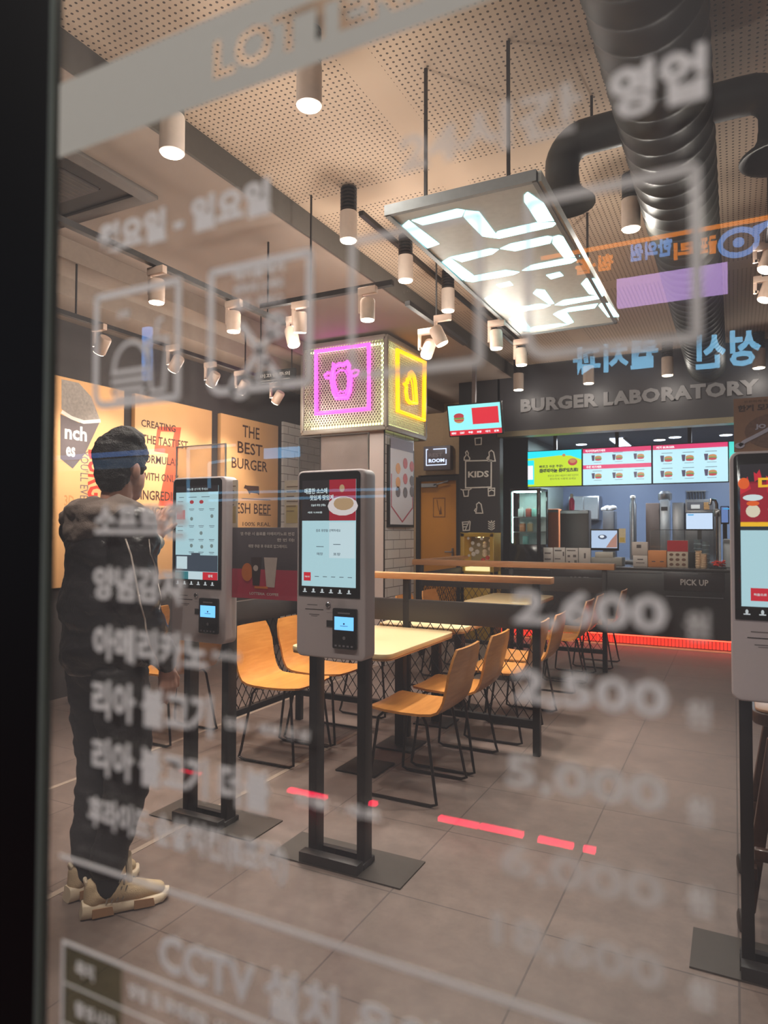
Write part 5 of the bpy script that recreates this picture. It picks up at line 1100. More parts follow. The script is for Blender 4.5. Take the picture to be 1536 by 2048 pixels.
for k, (u, vt, lab, m_) in enumerate(((1352, 1085, 'clear tumbler stack behind red topped carton', 'left'), (1395, 1078, 'clear tumbler stack behind cream paper cups', 'mid'), (1412, 1082, 'shorter clear tumbler stack behind sauce packets', 'right'))):
    f = Face((0, KY_ + .28, 0)); x = f.pix(u, 1100)[0]; z = f.pix(u, vt)[1]; t = thing('tumbler_stack', lab, 'cups', (x, KY_ + .28, CZ), 'clear tumbler stacks'); pr = [(.036, 0)]
    for j in range(6): h = (z - CZ) * j / 6; pr += [(.038, h + .005), (.046, h + (z - CZ) / 6 * .8), (.048, h + (z - CZ) / 6 * .9)]
    MB().lathe((x, KY_ + .28, CZ), pr, 16).build('cups', M('tumbler_grey', (150, 166, 172), .15, .2), t, smooth=True)
t = thing('folded_cloth', 'white folded cloth on kitchen bench behind till screen', 'cloth', (Face((0, WBY, 0)).pix(1222, 1020)[0], WBY, .96)); f = Face((0, WBY, 0)); a = f.pix(1205, 1020)[0]; b = f.pix(1228, 1020)[0]; mb = MB(); f.rect(mb, a, .96, b, f.pix(1215, 1022)[1], -.3, 0); mb.build('shelf_block', M('shelf_block_grey', (120, 124, 130), .4, .5), t, bevel=.01); mb = MB(); z = f.pix(1215, 1022)[1]
for k in range(4): mb.ball(f.p(a + (b - a) * (.15 + .22 * k), z + .03 + .02 * (k % 2), -.08), .055, 10, (1.2, 1, .7))
mb.build('cloth_folds', M('cloth_white', (220, 222, 226), .8), t, smooth=True)
t = thing('wall_cabinet', 'pale steel wall cabinet in kitchen behind till', 'cabinet', (Face((0, KBY - .3, 0)).pix(1180, 1010)[0], KBY - .3, 1.5)); f = Face((0, KBY - .35, 0)); a = f.pix(1172, 1040); b = f.pix(1184, 992); mb = MB(); f.rect(mb, a[0] - .3, a[1], b[0] + .12, b[1], -.3, 0); mb.build('cabinet_body', STEEL, t, bevel=.006); mb = MB(); f.rect(mb, a[0] - .28, a[1] + .02, (a[0] + b[0]) / 2 - .1, b[1] - .02, 0, .015); f.rect(mb, (a[0] + b[0]) / 2 - .08, a[1] + .02, b[0] + .10, b[1] - .02, 0, .015); mb.build_each('cabinet_door', M('steel_pale2', (160, 168, 174), .3, .6), t)
# kitchen ceiling lamps
def klamp(u, v, label, rect=False):
    p = pz(u, v, 2.853); t = thing('kitchen_light', label, 'light', p, 'kitchen ceiling lights')
    if rect: MB().box((p.x - .10, p.y - .55, 2.84), (p.x + .10, p.y + .55, 2.858)).build('diffuser', E('kitchen_panel', (214, 228, 255), 9), t); MB().box((p.x - .12, p.y - .57, 2.835), (p.x - .10, p.y + .57, 2.86)).box((p.x + .10, p.y - .57, 2.835), (p.x + .12, p.y + .57, 2.86)).build('frame', WHITE, t)
    else: MB().lathe((p.x, p.y, 2.84), [(.085, 0), (.085, .018)], 20).build('diffuser', E('kitchen_disc', (214, 228, 255), 9), t); MB().lathe((p.x, p.y, 2.844), [(.086, 0), (.10, 0), (.10, .016), (.086, .016)], 20, cap=False).build('frame', WHITE, t)
klamp(1243, 885, 'long rectangular kitchen ceiling light above middle menu screen', True); klamp(1163, 888, 'round kitchen light above lime promotion screen'); klamp(1319, 879, 'round kitchen light at left above right menu screen'); klamp(1350, 873.5, 'larger round kitchen light above right menu screen'); klamp(1452, 869, 'round kitchen light at far right above mint screen')
# ================================================================== ceiling services
def lamp(name, loc, target, power, parent, angle=70, col=(1, .90, .81), blend=.6, r=.04, glow=.14):
    L = bpy.data.lights.new(name, 'SPOT'); L.energy = power; L.color = col; L.spot_size = math.radians(angle); L.spot_blend = blend; L.shadow_soft_size = r
    o = bpy.data.objects.new(name, L); COL.objects.link(o); o.parent = parent
    lo = Vector(loc) - origin_of(parent); d = Vector(target) - Vector(loc)
    o.location = lo; o.rotation_euler = d.to_track_quat('-Z', 'Y').to_euler()
    if glow:
        G = bpy.data.lights.new('lamp_glow', 'POINT'); G.energy = power * glow; G.color = col; G.shadow_soft_size = .03
        g = bpy.data.objects.new('lamp_glow', G); COL.objects.link(g); g.parent = parent; g.location = lo + d.normalized() * .05
    return o
DUCT = M('black_duct', (40, 40, 36), .55, .1, .1, 14)
t = thing('air_duct', 'thick black ribbed air duct running along ceiling at right', 'duct', (-.27, 4.5, 3.35))
cx, cz, R = -.27, 3.355, .205; pr = []; y = .4
while y < YC - .02: pr += [(R, y), (R, y + .10), (R + .006, y + .11), (R + .006, y + .125), (R, y + .135)]; y += .15
MB().lathe((cx, 0, cz), pr, 32, Vector((0, 1, 0))).build('duct_tube', DUCT, t, smooth=True, angle=60)
def branch(sx, xe, label_):
    yb = 3.5; x0 = cx + sx * (R - .03); xs = xe - sx * .13; r = .085
    pts = [(x0, yb, 3.40), (xs - sx * .04, yb, 3.40)]
    for k in range(1, 9): a = math.radians(90 * k / 8); pts.append((xs + sx * .13 * math.sin(a), yb, 3.27 + .13 * math.cos(a)))
    pts.append((xe, yb, 3.20)); mb = MB().tube(pts, r, 20); mb.lathe((xe, yb, 0), [(.087, 3.21), (.09, 3.17), (.11, 3.13), (.155, 3.095), (.165, 3.085), (.165, 3.072), (.15, 3.075), (.10, 3.12), (.07, 3.17)], 28, cap=False)
    o = mb.build('branch_outlet', DUCT, t, smooth=True, angle=60); o['label'] = label_
branch(-1, -.77, 'left bell mouthed branch'); branch(1, .20, 'right bell mouthed branch')
MB().bar((-.62, 3.5, 3.47), (-.62, 3.5, ZC), .012).bar((cx - .1, 2.2, 3.5), (cx - .1, 2.2, ZC), .012).bar((cx - .1, 6, 3.5), (cx - .1, 6, ZC), .012).build_each('hanger_rod', DSTEEL, t)
# ceiling cassette air conditioner
q = pz(317, 392, ZS); ax1, ay1 = q.x, q.y; ax0, ay0 = ax1 - .98, ay1 - .98
t = thing('ceiling_air_conditioner', 'square recessed ceiling air conditioner at upper left', 'air conditioner', (ax1 - .49, ay1 - .49, ZS))
mb = MB(); fc = Face((ax0, ay0, ZS - .0005), (0, 1, 0), (1, 0, 0)); w = .98
for r in ((0, 0, w, .10), (0, w - .10, w, w), (0, .10, .10, w - .10), (w - .10, .10, w, w - .10)): fc.rect(mb, *r, 0, .025)
mb.build('casing_panel', M('ac_panel', (96, 88, 84), .6), t, bevel=.004)
mb = MB(); fc.rect(mb, .24, .24, w - .24, w - .24, 0, .02); mb.build('intake_grille', M('ac_grille', (70, 62, 60), .6), t); mb = MB()
for r in ((.10, .10, w - .1, .23), (.10, w - .23, w - .1, w - .10), (.10, .23, .23, w - .23), (w - .23, .23, w - .10, w - .23)): fc.rect(mb, *r, 0, .008)
mb.build('air_slots', M('ac_slot', (34, 30, 30), .6), t); mb = MB()
for k in range(12): fc.rect(mb, .26, .27 + .04 * k, w - .26, .275 + .04 * k, .02, .024)
mb.build('grille_ribs', M('ac_rib', (82, 74, 70), .6), t)
# surface spotlights
LENS = E('lamp_lens', (255, 236, 210), 14); HOUS = M('spot_white', (206, 190, 178), .5); FINS = M('heat_sink_black', (36, 32, 32), .5, .3)
def ceiling_spot(u, v, zl, ztop, label, power=75, r=.056, ang=84):
    p = pz(u, v, zl); t = thing('ceiling_spotlight', label, 'spotlight', p, 'surface ceiling spotlights')
    hb = (ztop - zl) * .5
    MB().lathe(p, [(r * .93, .0), (r, .004), (r, hb), (r * .96, hb + .01)], 24).build('housing', HOUS, t, smooth=True)
    mb = MB(); h = hb + .012; st = (ztop - p.z - h) / 7
    pr = []
    for k in range(7): pr += [(r * .7, h + st * k), (r * .95, h + st * k + .002), (r * .95, h + st * (k + .5)), (r * .7, h + st * (k + .5) + .002)]
    mb.lathe(p, pr, 20); mb.build('heat_sink', FINS, t, smooth=True)
    MB().lathe(p, [(r * .86, -.004), (r * .86, .003)], 20).build('lens', LENS, t)
    lamp('spot_lamp', (p.x, p.y, p.z - .012), (p.x, p.y, 0), power, t, ang)
ceiling_spot(618, 213, 3.25, ZC, 'ceiling spotlight below frosted band, topmost in view', 80)
ceiling_spot(344, 307, 3.12, ZS, 'ceiling spotlight beside recessed air conditioner', 70)
ceiling_spot(1262, 459, 3.25, ZC, 'ceiling spotlight right of the hanging digit light', 90)
ceiling_spot(697, 482, 3.25, ZC, 'ceiling spotlight just right of the diagonal dark fascia', 75)
ceiling_spot(811, 562, 3.25, ZC, 'ceiling spotlight between pillar and hanging digit light', 75)
ceiling_spot(896, 622, 3.25, ZC, 'ceiling spotlight left of hanging digit light rear corner', 75)
for k, (u, v) in enumerate(((1037, 780), (1177, 767), (1335, 751), (1518, 736))):
    ceiling_spot(u, v, 3.2, ZC, ['spotlight in front of fascia above letter B, leftmost of row', 'spotlight in front of fascia above word gap, second of row', 'spotlight in front of fascia above letters RA, third of row', 'spotlight in front of fascia above letter Y, last of row'][k], 45, .065)
for k, (x, y) in enumerate(((-2.0, .95), (-.9, 1.0), (.5, 1.1), (-4.35, 9.2))):  # unseen spotlights, added to brighten kiosk fronts, customer and orange door
    u_, v_ = 0, 0; _pz = pz; pz = lambda a, b, z, P=Vector((x, y, 3.25)): P.copy()
    ceiling_spot(0, 0, 3.25, ZS if k == 3 else ZC, ['ceiling spotlight just inside the door, above the customer', 'ceiling spotlight just inside the door, middle of three', 'ceiling spotlight just inside the door, towards flame advert kiosk', 'ceiling spotlight over the orange door behind the neon lantern'][k], 90)
    pz = _pz
# tracks and track heads
TRK = M('track_black', (34, 30, 30), .5, .2); HEAD = M('track_head_beige', (206, 178, 160), .5)
ZT, ZL = 2.90, 2.70
def track(p, q, label, rods=()):
    t = thing('light_track', label, 'light track', (Vector(p) + Vector(q)) / 2, 'black light tracks'); MB().bar(p, q, .036, .032).build('rail', TRK, t)
    if rods:
        mb = MB()
        for x, y, z in rods: mb.bar((x, y, p[2]), (x, y, z), .010)
        mb.build_each('hanger_rod', TRK, t)
XT1, XT3, XT4 = -2.93, -1.53, -4.17
track((XT1, 1.4, ZT + .02), (XT1, 4.1, ZT + .02), 'black light track above left row of chairs', ((XT1, 2.2, ZS), (XT1, 3.9, ZS)))
track((-2.85, 3.72, ZT + .02), (-1.85, 3.72, ZT + .02), 'black light track crossing in front of tiled pillar', ((-2.45, 3.72, ZC), ))
track((XT3, 4.45, ZT + .02), (XT3, 5.5, ZT + .02), 'black light track under rear of hanging digit light', ((XT3, 4.9, ZC), ))
q1 = pz(722, 427, ZC - .02); track((q1.x, q1.y, ZC - .017), (q1.x, q1.y + 4.2, ZC - .017), 'thin dark rail flush with perforated ceiling by dark fascia')
track((XT4, 2.6, ZT + .02), (XT4, 6.0, ZT + .02), 'black light track in front of kraft posters', ((XT4, 3.3, ZS - .15), (XT4, 5.2, ZS - .15)))
track((-1.93, 4.1, ZT + .02), (-1.93, 5.2, ZT + .02), 'short black light track in front of neon lantern', ((-1.93, 4.6, ZC), ))
track((.20, 3.9, 3.12), (.20, 5.6, 3.12), 'black light track right of the air duct', ((.20, 4.6, ZC), ))
def track_head(u, v, label, aim, power, zl=ZL, zt=ZT, ang=58):
    p = pz(u, v, zl); d = (Vector(aim) - p).normalized(); t = thing('track_spotlight', label, 'spotlight', p, 'track spotlights')
    top = p - d * .13
    MB().lathe(p, [(.043, 0), (.046, -.005), (.046, -.115), (.040, -.13)], 20, d).build('lamp_head', HEAD, t, smooth=True)
    MB().lathe(p, [(.040, -.004), (.040, .004)], 18, d).build('lens', LENS, t)
    zz = zt + .005; MB().box((p.x - .062, p.y - .018, zz - .045), (p.x + .062, p.y + .018, zz)).build('track_adapter', HEAD, t, bevel=.004)
    MB().bar((p.x - .052, p.y, zz - .03), (p.x - .052, p.y, min(zz - .06, p.z + .05)), .016, .022).bar((p.x - .052, p.y, p.z + .06), (p.x - .03, p.y, p.z + .06), .016).build('yoke_arm', HEAD, t)
    lamp('spot_lamp', p + d * .012, aim, power, t, ang)
down = lambda u, v, dx=0, dy=0, zl=ZL: (pz(u, v, zl).x + dx, pz(u, v, zl).y + dy, 0)
W_ = 62
for u, v, lab, z in ((198, 705, 'track spotlight aimed at poster with grey bunch drawing', 1.75), (345, 740, 'track spotlight washing left edge of TASTIEST poster', 1.75), (420, 770, 'track spotlight washing the right edge of TASTIEST poster', 1.75), (480, 785, 'tilted track spotlight seen from side above BURGER poster', 1.75), (550, 805, 'track spotlight washing the pillar side of BURGER poster', 1.75)):
    p = pz(u, v, ZL); track_head(u, v, lab, (XL, p.y + .15, z), 68, ang=64)
track_head(313, 605, 'track spotlight seen over takeaway pictogram frame', down(313, 605), W_)
track_head(467, 663, 'track spotlight seen left of crossed pictogram', down(467, 663), W_)
track_head(588, 690, 'tilted track spotlight seen just left of neon lantern', down(588, 690, .9, -.3), W_)
track_head(600, 665, 'track spotlight with angled face above neon lantern corner', down(600, 665, -.3, .5), W_)
track_head(735, 640, 'unaimed track spotlight in front of pillar above pink cow', down(735, 640), 40)
track_head(852, 712, 'tilted track spotlight at right edge of neon lantern', down(852, 712, -.4, -1.2), W_)
track_head(885, 688, 'tilted track spotlight seen from the side near lantern', down(885, 688, 1.2, .4), W_)
track_head(993, 697, 'track spotlight under hanging digit light, left of two', down(993, 697, .1), W_)
track_head(1043, 730, 'track spotlight under hanging digit light, right of two', down(1043, 730, .1), W_)
track_head(1530, 540, 'upper tilted track spotlight at right picture edge', down(1530, 540, -1.0, -.8, 2.95), 60, 2.95, 3.11)
track_head(1528, 600, 'lower tilted track spotlight at right picture edge', down(1528, 600, -1.0, -.6, 2.95), 60, 2.95, 3.11)
# hanging light with digit-like segments
ZF = 2.90; t = thing('hanging_digit_light', 'hanging grey panel with bright cyan digit shaped light segments', 'light', (-1.15, 4.3, ZF))
c = [pz(u, v, ZF) for u, v in ((803, 428), (1075, 368), (1250, 642), (1036, 655))]
x0 = min(c[0].x, c[3].x); x1 = c[1].x - .02; y0 = min(c[0].y, c[1].y); y1 = max(c[2].y, c[3].y)
MB().box((x0 - .04, y0, ZF + .003), (x1 + .04, y1, ZF + .05)).build('carrier_panel', M('carrier_grey', (214, 218, 214), .5, 0), t)
MB().box((x0 - .06, y0 - .02, ZF - .006), (x0 - .035, y1 + .02, ZF + .045)).box((x1 + .005, y0 - .02, ZF - .006), (x1 + .025, y1 + .02, ZF + .045)).box((x0 - .06, y0 - .03, ZF - .004), (x1 + .025, y0 - .005, ZF + .045)).box((x0 - .06, y1 + .0, ZF - .006), (x1 + .025, y1 + .025, ZF + .045)).build('panel_frame', M('carrier_frame', (140, 144, 146), .5, .3), t)
SEG = E('segment_light', (176, 246, 250), 4.5)
segs = [[(78, 360), (120, 325), (315, 475), (240, 502)], [(140, 325), (430, 252), (478, 260), (460, 300), (210, 355)], [(485, 262), (570, 270), (675, 410), (655, 435), (590, 425), (470, 300)], [(690, 395), (930, 340), (1072, 338), (1040, 365), (700, 440), (660, 435)], [(860, 165), (880, 145), (985, 215), (1065, 325), (945, 335), (860, 205)], [(385, 560), (640, 505), (695, 510), (655, 540), (460, 590)], [(335, 590), (380, 562), (540, 680), (465, 705)], [(475, 710), (545, 678), (740, 642), (828, 655), (790, 672), (530, 718)], [(705, 505), (770, 475), (1010, 425), (1040, 432), (1025, 470), (800, 520)], [(1045, 430), (1080, 420), (1125, 435), (1215, 555), (1115, 565), (1040, 470)], [(845, 645), (900, 612), (1120, 568), (1215, 568), (1160, 597), (890, 645)], [(680, 735), (765, 715), (788, 738), (705, 755)], [(1000, 675), (1085, 655), (1110, 678), (1030, 700)], [(605, 825), (645, 802), (690, 820), (772, 885), (710, 908)], [(715, 912), (780, 885), (960, 858), (1028, 868), (985, 885), (760, 920)], [(915, 790), (940, 765), (990, 770), (1050, 855), (1020, 862)], [(1055, 865), (1110, 835), (1320, 805), (1372, 800), (1340, 825), (1110, 868)], [(1225, 730), (1255, 697), (1310, 697), (1370, 780), (1350, 805), (1275, 795)], [(1085, 905), (1140, 885), (1330, 857), (1310, 885), (1120, 912)], [(1335, 870), (1350, 855), (1400, 855), (1465, 940), (1395, 942)], [(1045, 925), (1080, 905), (1130, 912), (1175, 975), (1140, 990)], [(850, 1030), (920, 1005), (1080, 985), (1140, 990), (1060, 1008), (890, 1035)], [(762, 955), (800, 940), (855, 955), (905, 1020), (850, 1028)]]
for sg in segs:
    MB().prism([pz(780 + u / 3.2, 340 + v / 3.2, ZF) for u, v in sg], (0, 0, .012)).build('light_segment', SEG, t)
mb = MB()
for x in (x0 + .12, x1 - .12):
    for y in (y0 + .05, y1 - .3): mb.bar((x, y, ZF + .05), (x, y, ZC), .014)
mb.build_each('hanger_rod', DSTEEL, t)

# ================================================================== child's high chair at the right edge
DWOOD = wood('dark_stained_wood', (58, 36, 28), (78, 50, 38), .4, 'Z', 5, .2)
t = thing('high_chair', 'dark wooden high chair with casters behind flame advert kiosk', 'chair', (.29, 2.92, 0))
def hleg(p, q, name='leg', w=.045):
    o = MB().bar(p, q, w, w).build(name, DWOOD, t, bevel=.006); return o
for (bx, by, txx, tyy) in ((.03, 2.74, .12, 2.82), (.03, 3.20, .12, 3.10), (.55, 2.74, .46, 2.82), (.55, 3.20, .46, 3.10)):
    hleg((bx, by, .075), (txx, tyy, .66)); mb = MB(); mb.lathe((bx - .02, by, .036), [(.028, -.012), (.036, -.008), (.036, .008), (.028, .012)], 18, Vector((1, .15, 0))); mb.build('caster', M('caster_rubber', (52, 44, 40), .6), t, smooth=True)
    MB().box((bx - .012, by - .012, .05), (bx + .012, by + .012, .085)).build('caster_fork', STEEL, t)
MB().bar((.045, 2.70, .22), (.045, 3.12, .22), .03, .04).bar((.535, 2.70, .22), (.535, 3.12, .22), .03, .04).bar((.05, 2.68, .30), (.53, 2.68, .30), .03, .04).bar((.05, 3.14, .30), (.53, 3.14, .30), .03, .04).build('stretcher', DWOOD, t, bevel=.004)
MB().box((.11, 2.75, .60), (.47, 3.07, .64)).build('seat', DWOOD, t, bevel=.01); f = Face((0, 0, .72), (1, 0, 0), (0, 1, 0))
mb = MB(); f.round_rect(mb, .05, 2.73, .53, 3.0, .06, 0, .045, 6); mb.build('tray_rim', DWOOD, t, bevel=.008); mb = MB(); f.round_rect(mb, .06, 2.74, .52, 2.99, .05, .045, .056, 6); mb.build('tray', M('tray_tan', (196, 150, 118), .4), t, bevel=.004)
mb = MB(); f.line(mb, [(.12, 2.77), (.46, 2.77), (.46, 2.92), (.12, 2.92)], .012, .056, .060, True); mb.build('tray_groove', M('tray_brown', (140, 96, 70), .5), t)
MB().bar((.13, 3.07, .62), (.13, 3.12, .98), .04).bar((.45, 3.07, .62), (.45, 3.12, .98), .04).bar((.12, 3.115, .95), (.46, 3.115, .95), .03, .08).bar((.12, 3.10, .80), (.46, 3.10, .80), .025, .05).build('back_rest', DWOOD, t, bevel=.006)

# ================================================================== the customer at the left kiosk
PX, PYY = -2.135, 1.86
pr_ = thing('person', 'person in black jacket with grey hood tapping the kiosk with menu list', 'person', (PX, PYY, 0))
FWD = Vector((.20, .98, 0)).normalized(); RGT = Vector((FWD.y, -FWD.x, 0))
def B(r, f, z): return Vector((PX, PYY, 0)) + RGT * r + FWD * f + Vector((0, 0, z))
SKIN = M('skin', (206, 152, 130), .5, 0, .06, 20); HAIR = M('black_hair', (24, 18, 16), .62, 0, .5, 90, 1.0, 170)
JACK = M('black_jacket', (27, 23, 25), .28, 0, .25, 9, .7, 22); TROU = M('black_trousers', (34, 28, 30), .7, 0, .2, 12, .3, 60); HOOD = M('grey_marl_hood', (124, 108, 100), .85, 0, .12, 90, .3, 260)
RB = Matrix((RGT, FWD, Vector((0, 0, 1)))).transposed()
hd = (FWD * math.cos(math.radians(-17)) + RGT * math.sin(math.radians(-17))).normalized(); hr = Vector((hd.y, -hd.x, 0)); HB = Matrix((hr, hd, Vector((0, 0, 1)))).transposed()
HC_ = B(.015, .035, 1.635)
def Hh(r, f, z): return HC_ + hr * r + hd * f + Vector((0, 0, z))
# left arm raised to the screen, right arm hanging
LS, LE, LW = B(-.185, -.01, 1.405), B(-.25, .16, 1.16), Vector((-2.375, 2.335, 1.355))
RS, RE, RW = B(.185, -.015, 1.405), B(.235, -.03, 1.13), B(.225, .10, .895)
HL, KL, AL = B(-.09, -.01, .90), B(-.10, .02, .48), B(-.085, -.035, .09)
HR_, KR, AR = B(.09, -.01, .90), B(.095, .035, .48), B(.085, -.045, .09)
body = [('e', Hh(0, -.01, .035), (.077, .096, .105), HB), ('e', Hh(0, .028, -.035), (.062, .072, .085), HB), ('e', Hh(0, .055, -.095), (.035, .035, .028), HB), ('c', Hh(0, .094, .02), Hh(0, .108, -.022), .010, .015),
        ('e', Hh(.078, -.012, -.01), (.012, .022, .034), HB), ('e', Hh(-.078, -.012, -.01), (.012, .022, .034), HB), ('c', Hh(-.022, .088, -.062), Hh(.022, .088, -.062), .008, .008),
        ('c', B(.008, .0, 1.40), Hh(0, -.02, -.06), .062, .056), ('c', LS, B(0, -.01, 1.43), .06, .07), ('c', RS, B(0, -.01, 1.43), .06, .07),
        ('e', B(0, 0, 1.25), (.17, .11, .2), RB), ('e', B(0, 0, .98), (.155, .11, .16), RB),
        ('c', LS, LE, .052, .042), ('c', LE, LW, .041, .027), ('c', RS, RE, .052, .042), ('c', RE, RW, .041, .027),
        ('c', HL, KL, .085, .055), ('c', KL, AL, .053, .036), ('c', HR_, KR, .085, .055), ('c', KR, AR, .053, .036), ('c', AL, AL + FWD * .1 + Vector((0, 0, -.05)), .036, .03), ('c', AR, AR + FWD * .1 + Vector((0, 0, -.05)), .036, .03)]
# left hand: palm towards the screen, fingers up and spread, index touching the glass
up = Vector((.10, .10, .98)).normalized(); rt = Vector((.98, .12, -.06)).normalized(); pal = LW + up * .045
body += [('c', LW, LW + up * .02, .026, .026)]
for k, s in enumerate((-.030, -.010, .011, .031)): body.append(('c', LW + up * .018 + rt * s * .6, LW + up * .088 + rt * s, .0145, .0125))
fl = ((-.030, .050, .045, -.012), (-.010, .066, .04, -.004), (.011, .070, .02, .004), (.031, .062, .012, .014))
for s, L, back, spread in fl:
    a = LW + up * .088 + rt * s; b = a + up * L * .55 + rt * spread * .5 + Vector((0, .012, 0)); c = b + up * L * .45 + rt * spread * .5 + Vector((0, .020 + (.01 if s > .0 else 0), -.004))
    body += [('c', a, b, .0100, .0090), ('c', b, c, .0088, .0072)]
a = LW + up * .03 + rt * .026; b = a + rt * .034 + up * .022 + Vector((0, .006, 0)); c = b + rt * .018 + up * .026 + Vector((0, .006, 0)); body += [('c', a, b, .0135, .011), ('c', b, c, .0105, .0085)]
# right hand: relaxed at the side
dn = Vector((.02, .10, -.99)).normalized(); fw = FWD; body += [('c', RW, RW + dn * .02, .025, .025)]
for s in (-.028, -.009, .010, .028): body.append(('c', RW + dn * .018 + fw * s * .6, RW + dn * .085 + fw * s, .014, .0125))
for s, L in ((-.028, .048), (-.009, .064), (.010, .068), (.028, .060)):
    a = RW + dn * .085 + fw * s; b = a + dn * L * .55 - RGT * .010; c = b + dn * L * .42 - RGT * .022; body += [('c', a, b, .0098, .0088), ('c', b, c, .0086, .0070)]
a = RW + dn * .03 + fw * .026; b = a + fw * .022 + dn * .03 - RGT * .008; c = b + dn * .028 + fw * .004 - RGT * .008; body += [('c', a, b, .013, .011), ('c', b, c, .010, .0085)]
blob_obj('body', body, SKIN, pr_, voxel=.0045, smooth=3)
mb = MB()
for s in (-1, 1): mb.ball(Hh(.031 * s, .087, .012), .011, 10)
mb.build('eyes', M('eye_dark', (30, 22, 20), .3), pr_, smooth=True)
blob_obj('hair', [('e', Hh(0, -.020, .052), (.090, .104, .094), HB), ('e', Hh(0, -.052, -.01), (.074, .058, .095), HB), ('e', Hh(.062, .030, .060), (.020, .044, .046), HB), ('e', Hh(-.062, .030, .060), (.020, .044, .046), HB), ('e', Hh(.076, .018, .015), (.012, .022, .04), HB), ('e', Hh(-.076, .018, .015), (.012, .022, .04), HB), ('e', Hh(0, .050, .092), (.055, .034, .034), HB), ('e', Hh(.025, -.01, .115), (.065, .08, .05), HB)], HAIR, pr_, voxel=.006, smooth=3, wob=.005, wscale=34)
# jacket: puffy body and sleeves with a gathered hem
jk = [('e', B(0, -.01, 1.30), (.215, .145, .17), RB), ('e', B(0, -.02, 1.12), (.215, .155, .20), RB), ('e', B(0, -.01, .97), (.212, .160, .15), RB), ('e', B(0, -.005, .89), (.185, .145, .06), RB),
      ('c', B(-.12, -.01, 1.405), LS + Vector((0, 0, -.01)), .085, .088), ('c', LS, LE, .088, .078), ('c', LE, LE + (LW - LE) * .80, .076, .052), ('c', LE + (LW - LE) * .82, LE + (LW - LE) * .93, .042, .040),
      ('c', B(.12, -.01, 1.405), RS + Vector((0, 0, -.01)), .085, .088), ('c', RS, RE, .088, .080), ('c', RE, RE + (RW - RE) * .80, .078, .056), ('c', RE + (RW - RE) * .84, RE + (RW - RE) * .96, .042, .040), ('c', B(-.1, -.02, 1.43), B(.1, -.02, 1.43), .075, .075)]
jacket = blob_obj('jacket', jk, JACK, pr_, voxel=.011, smooth=5, wob=.016, wscale=9)
# cuff and light piping on the right sleeve and side
MB().lathe(LE + (LW - LE) * .90, [(.040, 0), (.042, .012), (.040, .03), (.034, .034)], 18, LW - LE, cap=False).build('cuff', M('pale_cuff', (206, 196, 186), .7), pr_, smooth=True)
def snap(obj, pts, out=.004):
    from mathutils.bvhtree import BVHTree
    o0 = origin_of(obj.parent); me = obj.data; T = BVHTree.FromPolygons([v.co + o0 for v in me.vertices], [tuple(p.vertices) for p in me.polygons]); R_ = []
    for p in pts:
        d = (p - EYE).normalized(); h = T.ray_cast(EYE, d)
        if h[0] is not None: R_.append(h[0] - d * out)
    return R_
def seam(px_, mat, name, r):
    P = []
    for a, b in zip(px_, px_[1:]):
        for k in range(6): t_ = k / 6; P.append(EYE + ray(a[0] + (b[0] - a[0]) * t_, a[1] + (b[1] - a[1]) * t_))
    P = snap(jacket, P)
    if len(P) > 2: MB().tube(P, r, 6).build(name, mat, pr_, smooth=True)
PIPE = M('pale_piping', (206, 190, 180), .5); seam([(251, 1078), (262, 1110), (270, 1150), (280, 1205), (290, 1240), (292, 1258), (300, 1290), (314, 1320), (317, 1336)], PIPE, 'sleeve_piping', .0032); seam([(298, 1078), (301, 1108), (309, 1128), (315, 1160), (322, 1195), (318, 1225)], PIPE, 'side_piping', .002)
# grey hood lying over collar and shoulders
blob_obj('hood', [('e', B(0, -.075, 1.465), (.155, .085, .055), RB), ('e', B(-.10, -.05, 1.45), (.10, .085, .05), RB), ('e', B(.10, -.05, 1.45), (.09, .08, .05), RB), ('c', B(-.085, -.02, 1.49), B(-.075, .07, 1.46), .042, .035), ('c', B(.085, -.02, 1.49), B(.075, .07, 1.46), .042, .035), ('e', B(0, -.105, 1.40), (.12, .05, .07), RB), ('e', B(-.17, -.04, 1.44), (.07, .08, .055), RB)], HOOD, pr_, voxel=.009, smooth=5, wob=.010, wscale=14)
tr = [('e', B(0, -.01, .88), (.165, .125, .10), RB), ('c', B(-.09, -.012, .86), KL, .105, .082), ('c', KL, AL + Vector((0, 0, .085)), .082, .060), ('c', B(.09, -.012, .86), KR, .108, .084), ('c', KR, AR + Vector((0, 0, .085)), .084, .062)]
blob_obj('trousers', tr, TROU, pr_, voxel=.010, smooth=5, wob=.010, wscale=11)
SOCK = M('dark_sock', (30, 26, 28), .85, 0, .1, 80)
for A_ in (AL, AR): blob_obj('sock', [('c', A_ + Vector((0, 0, .11)), A_ + Vector((0, 0, .0)), .046, .046), ('c', A_ + Vector((0, 0, .0)), A_ + FWD * .09 + Vector((0, 0, -.03)), .044, .034)], SOCK, pr_, voxel=.007, smooth=2)
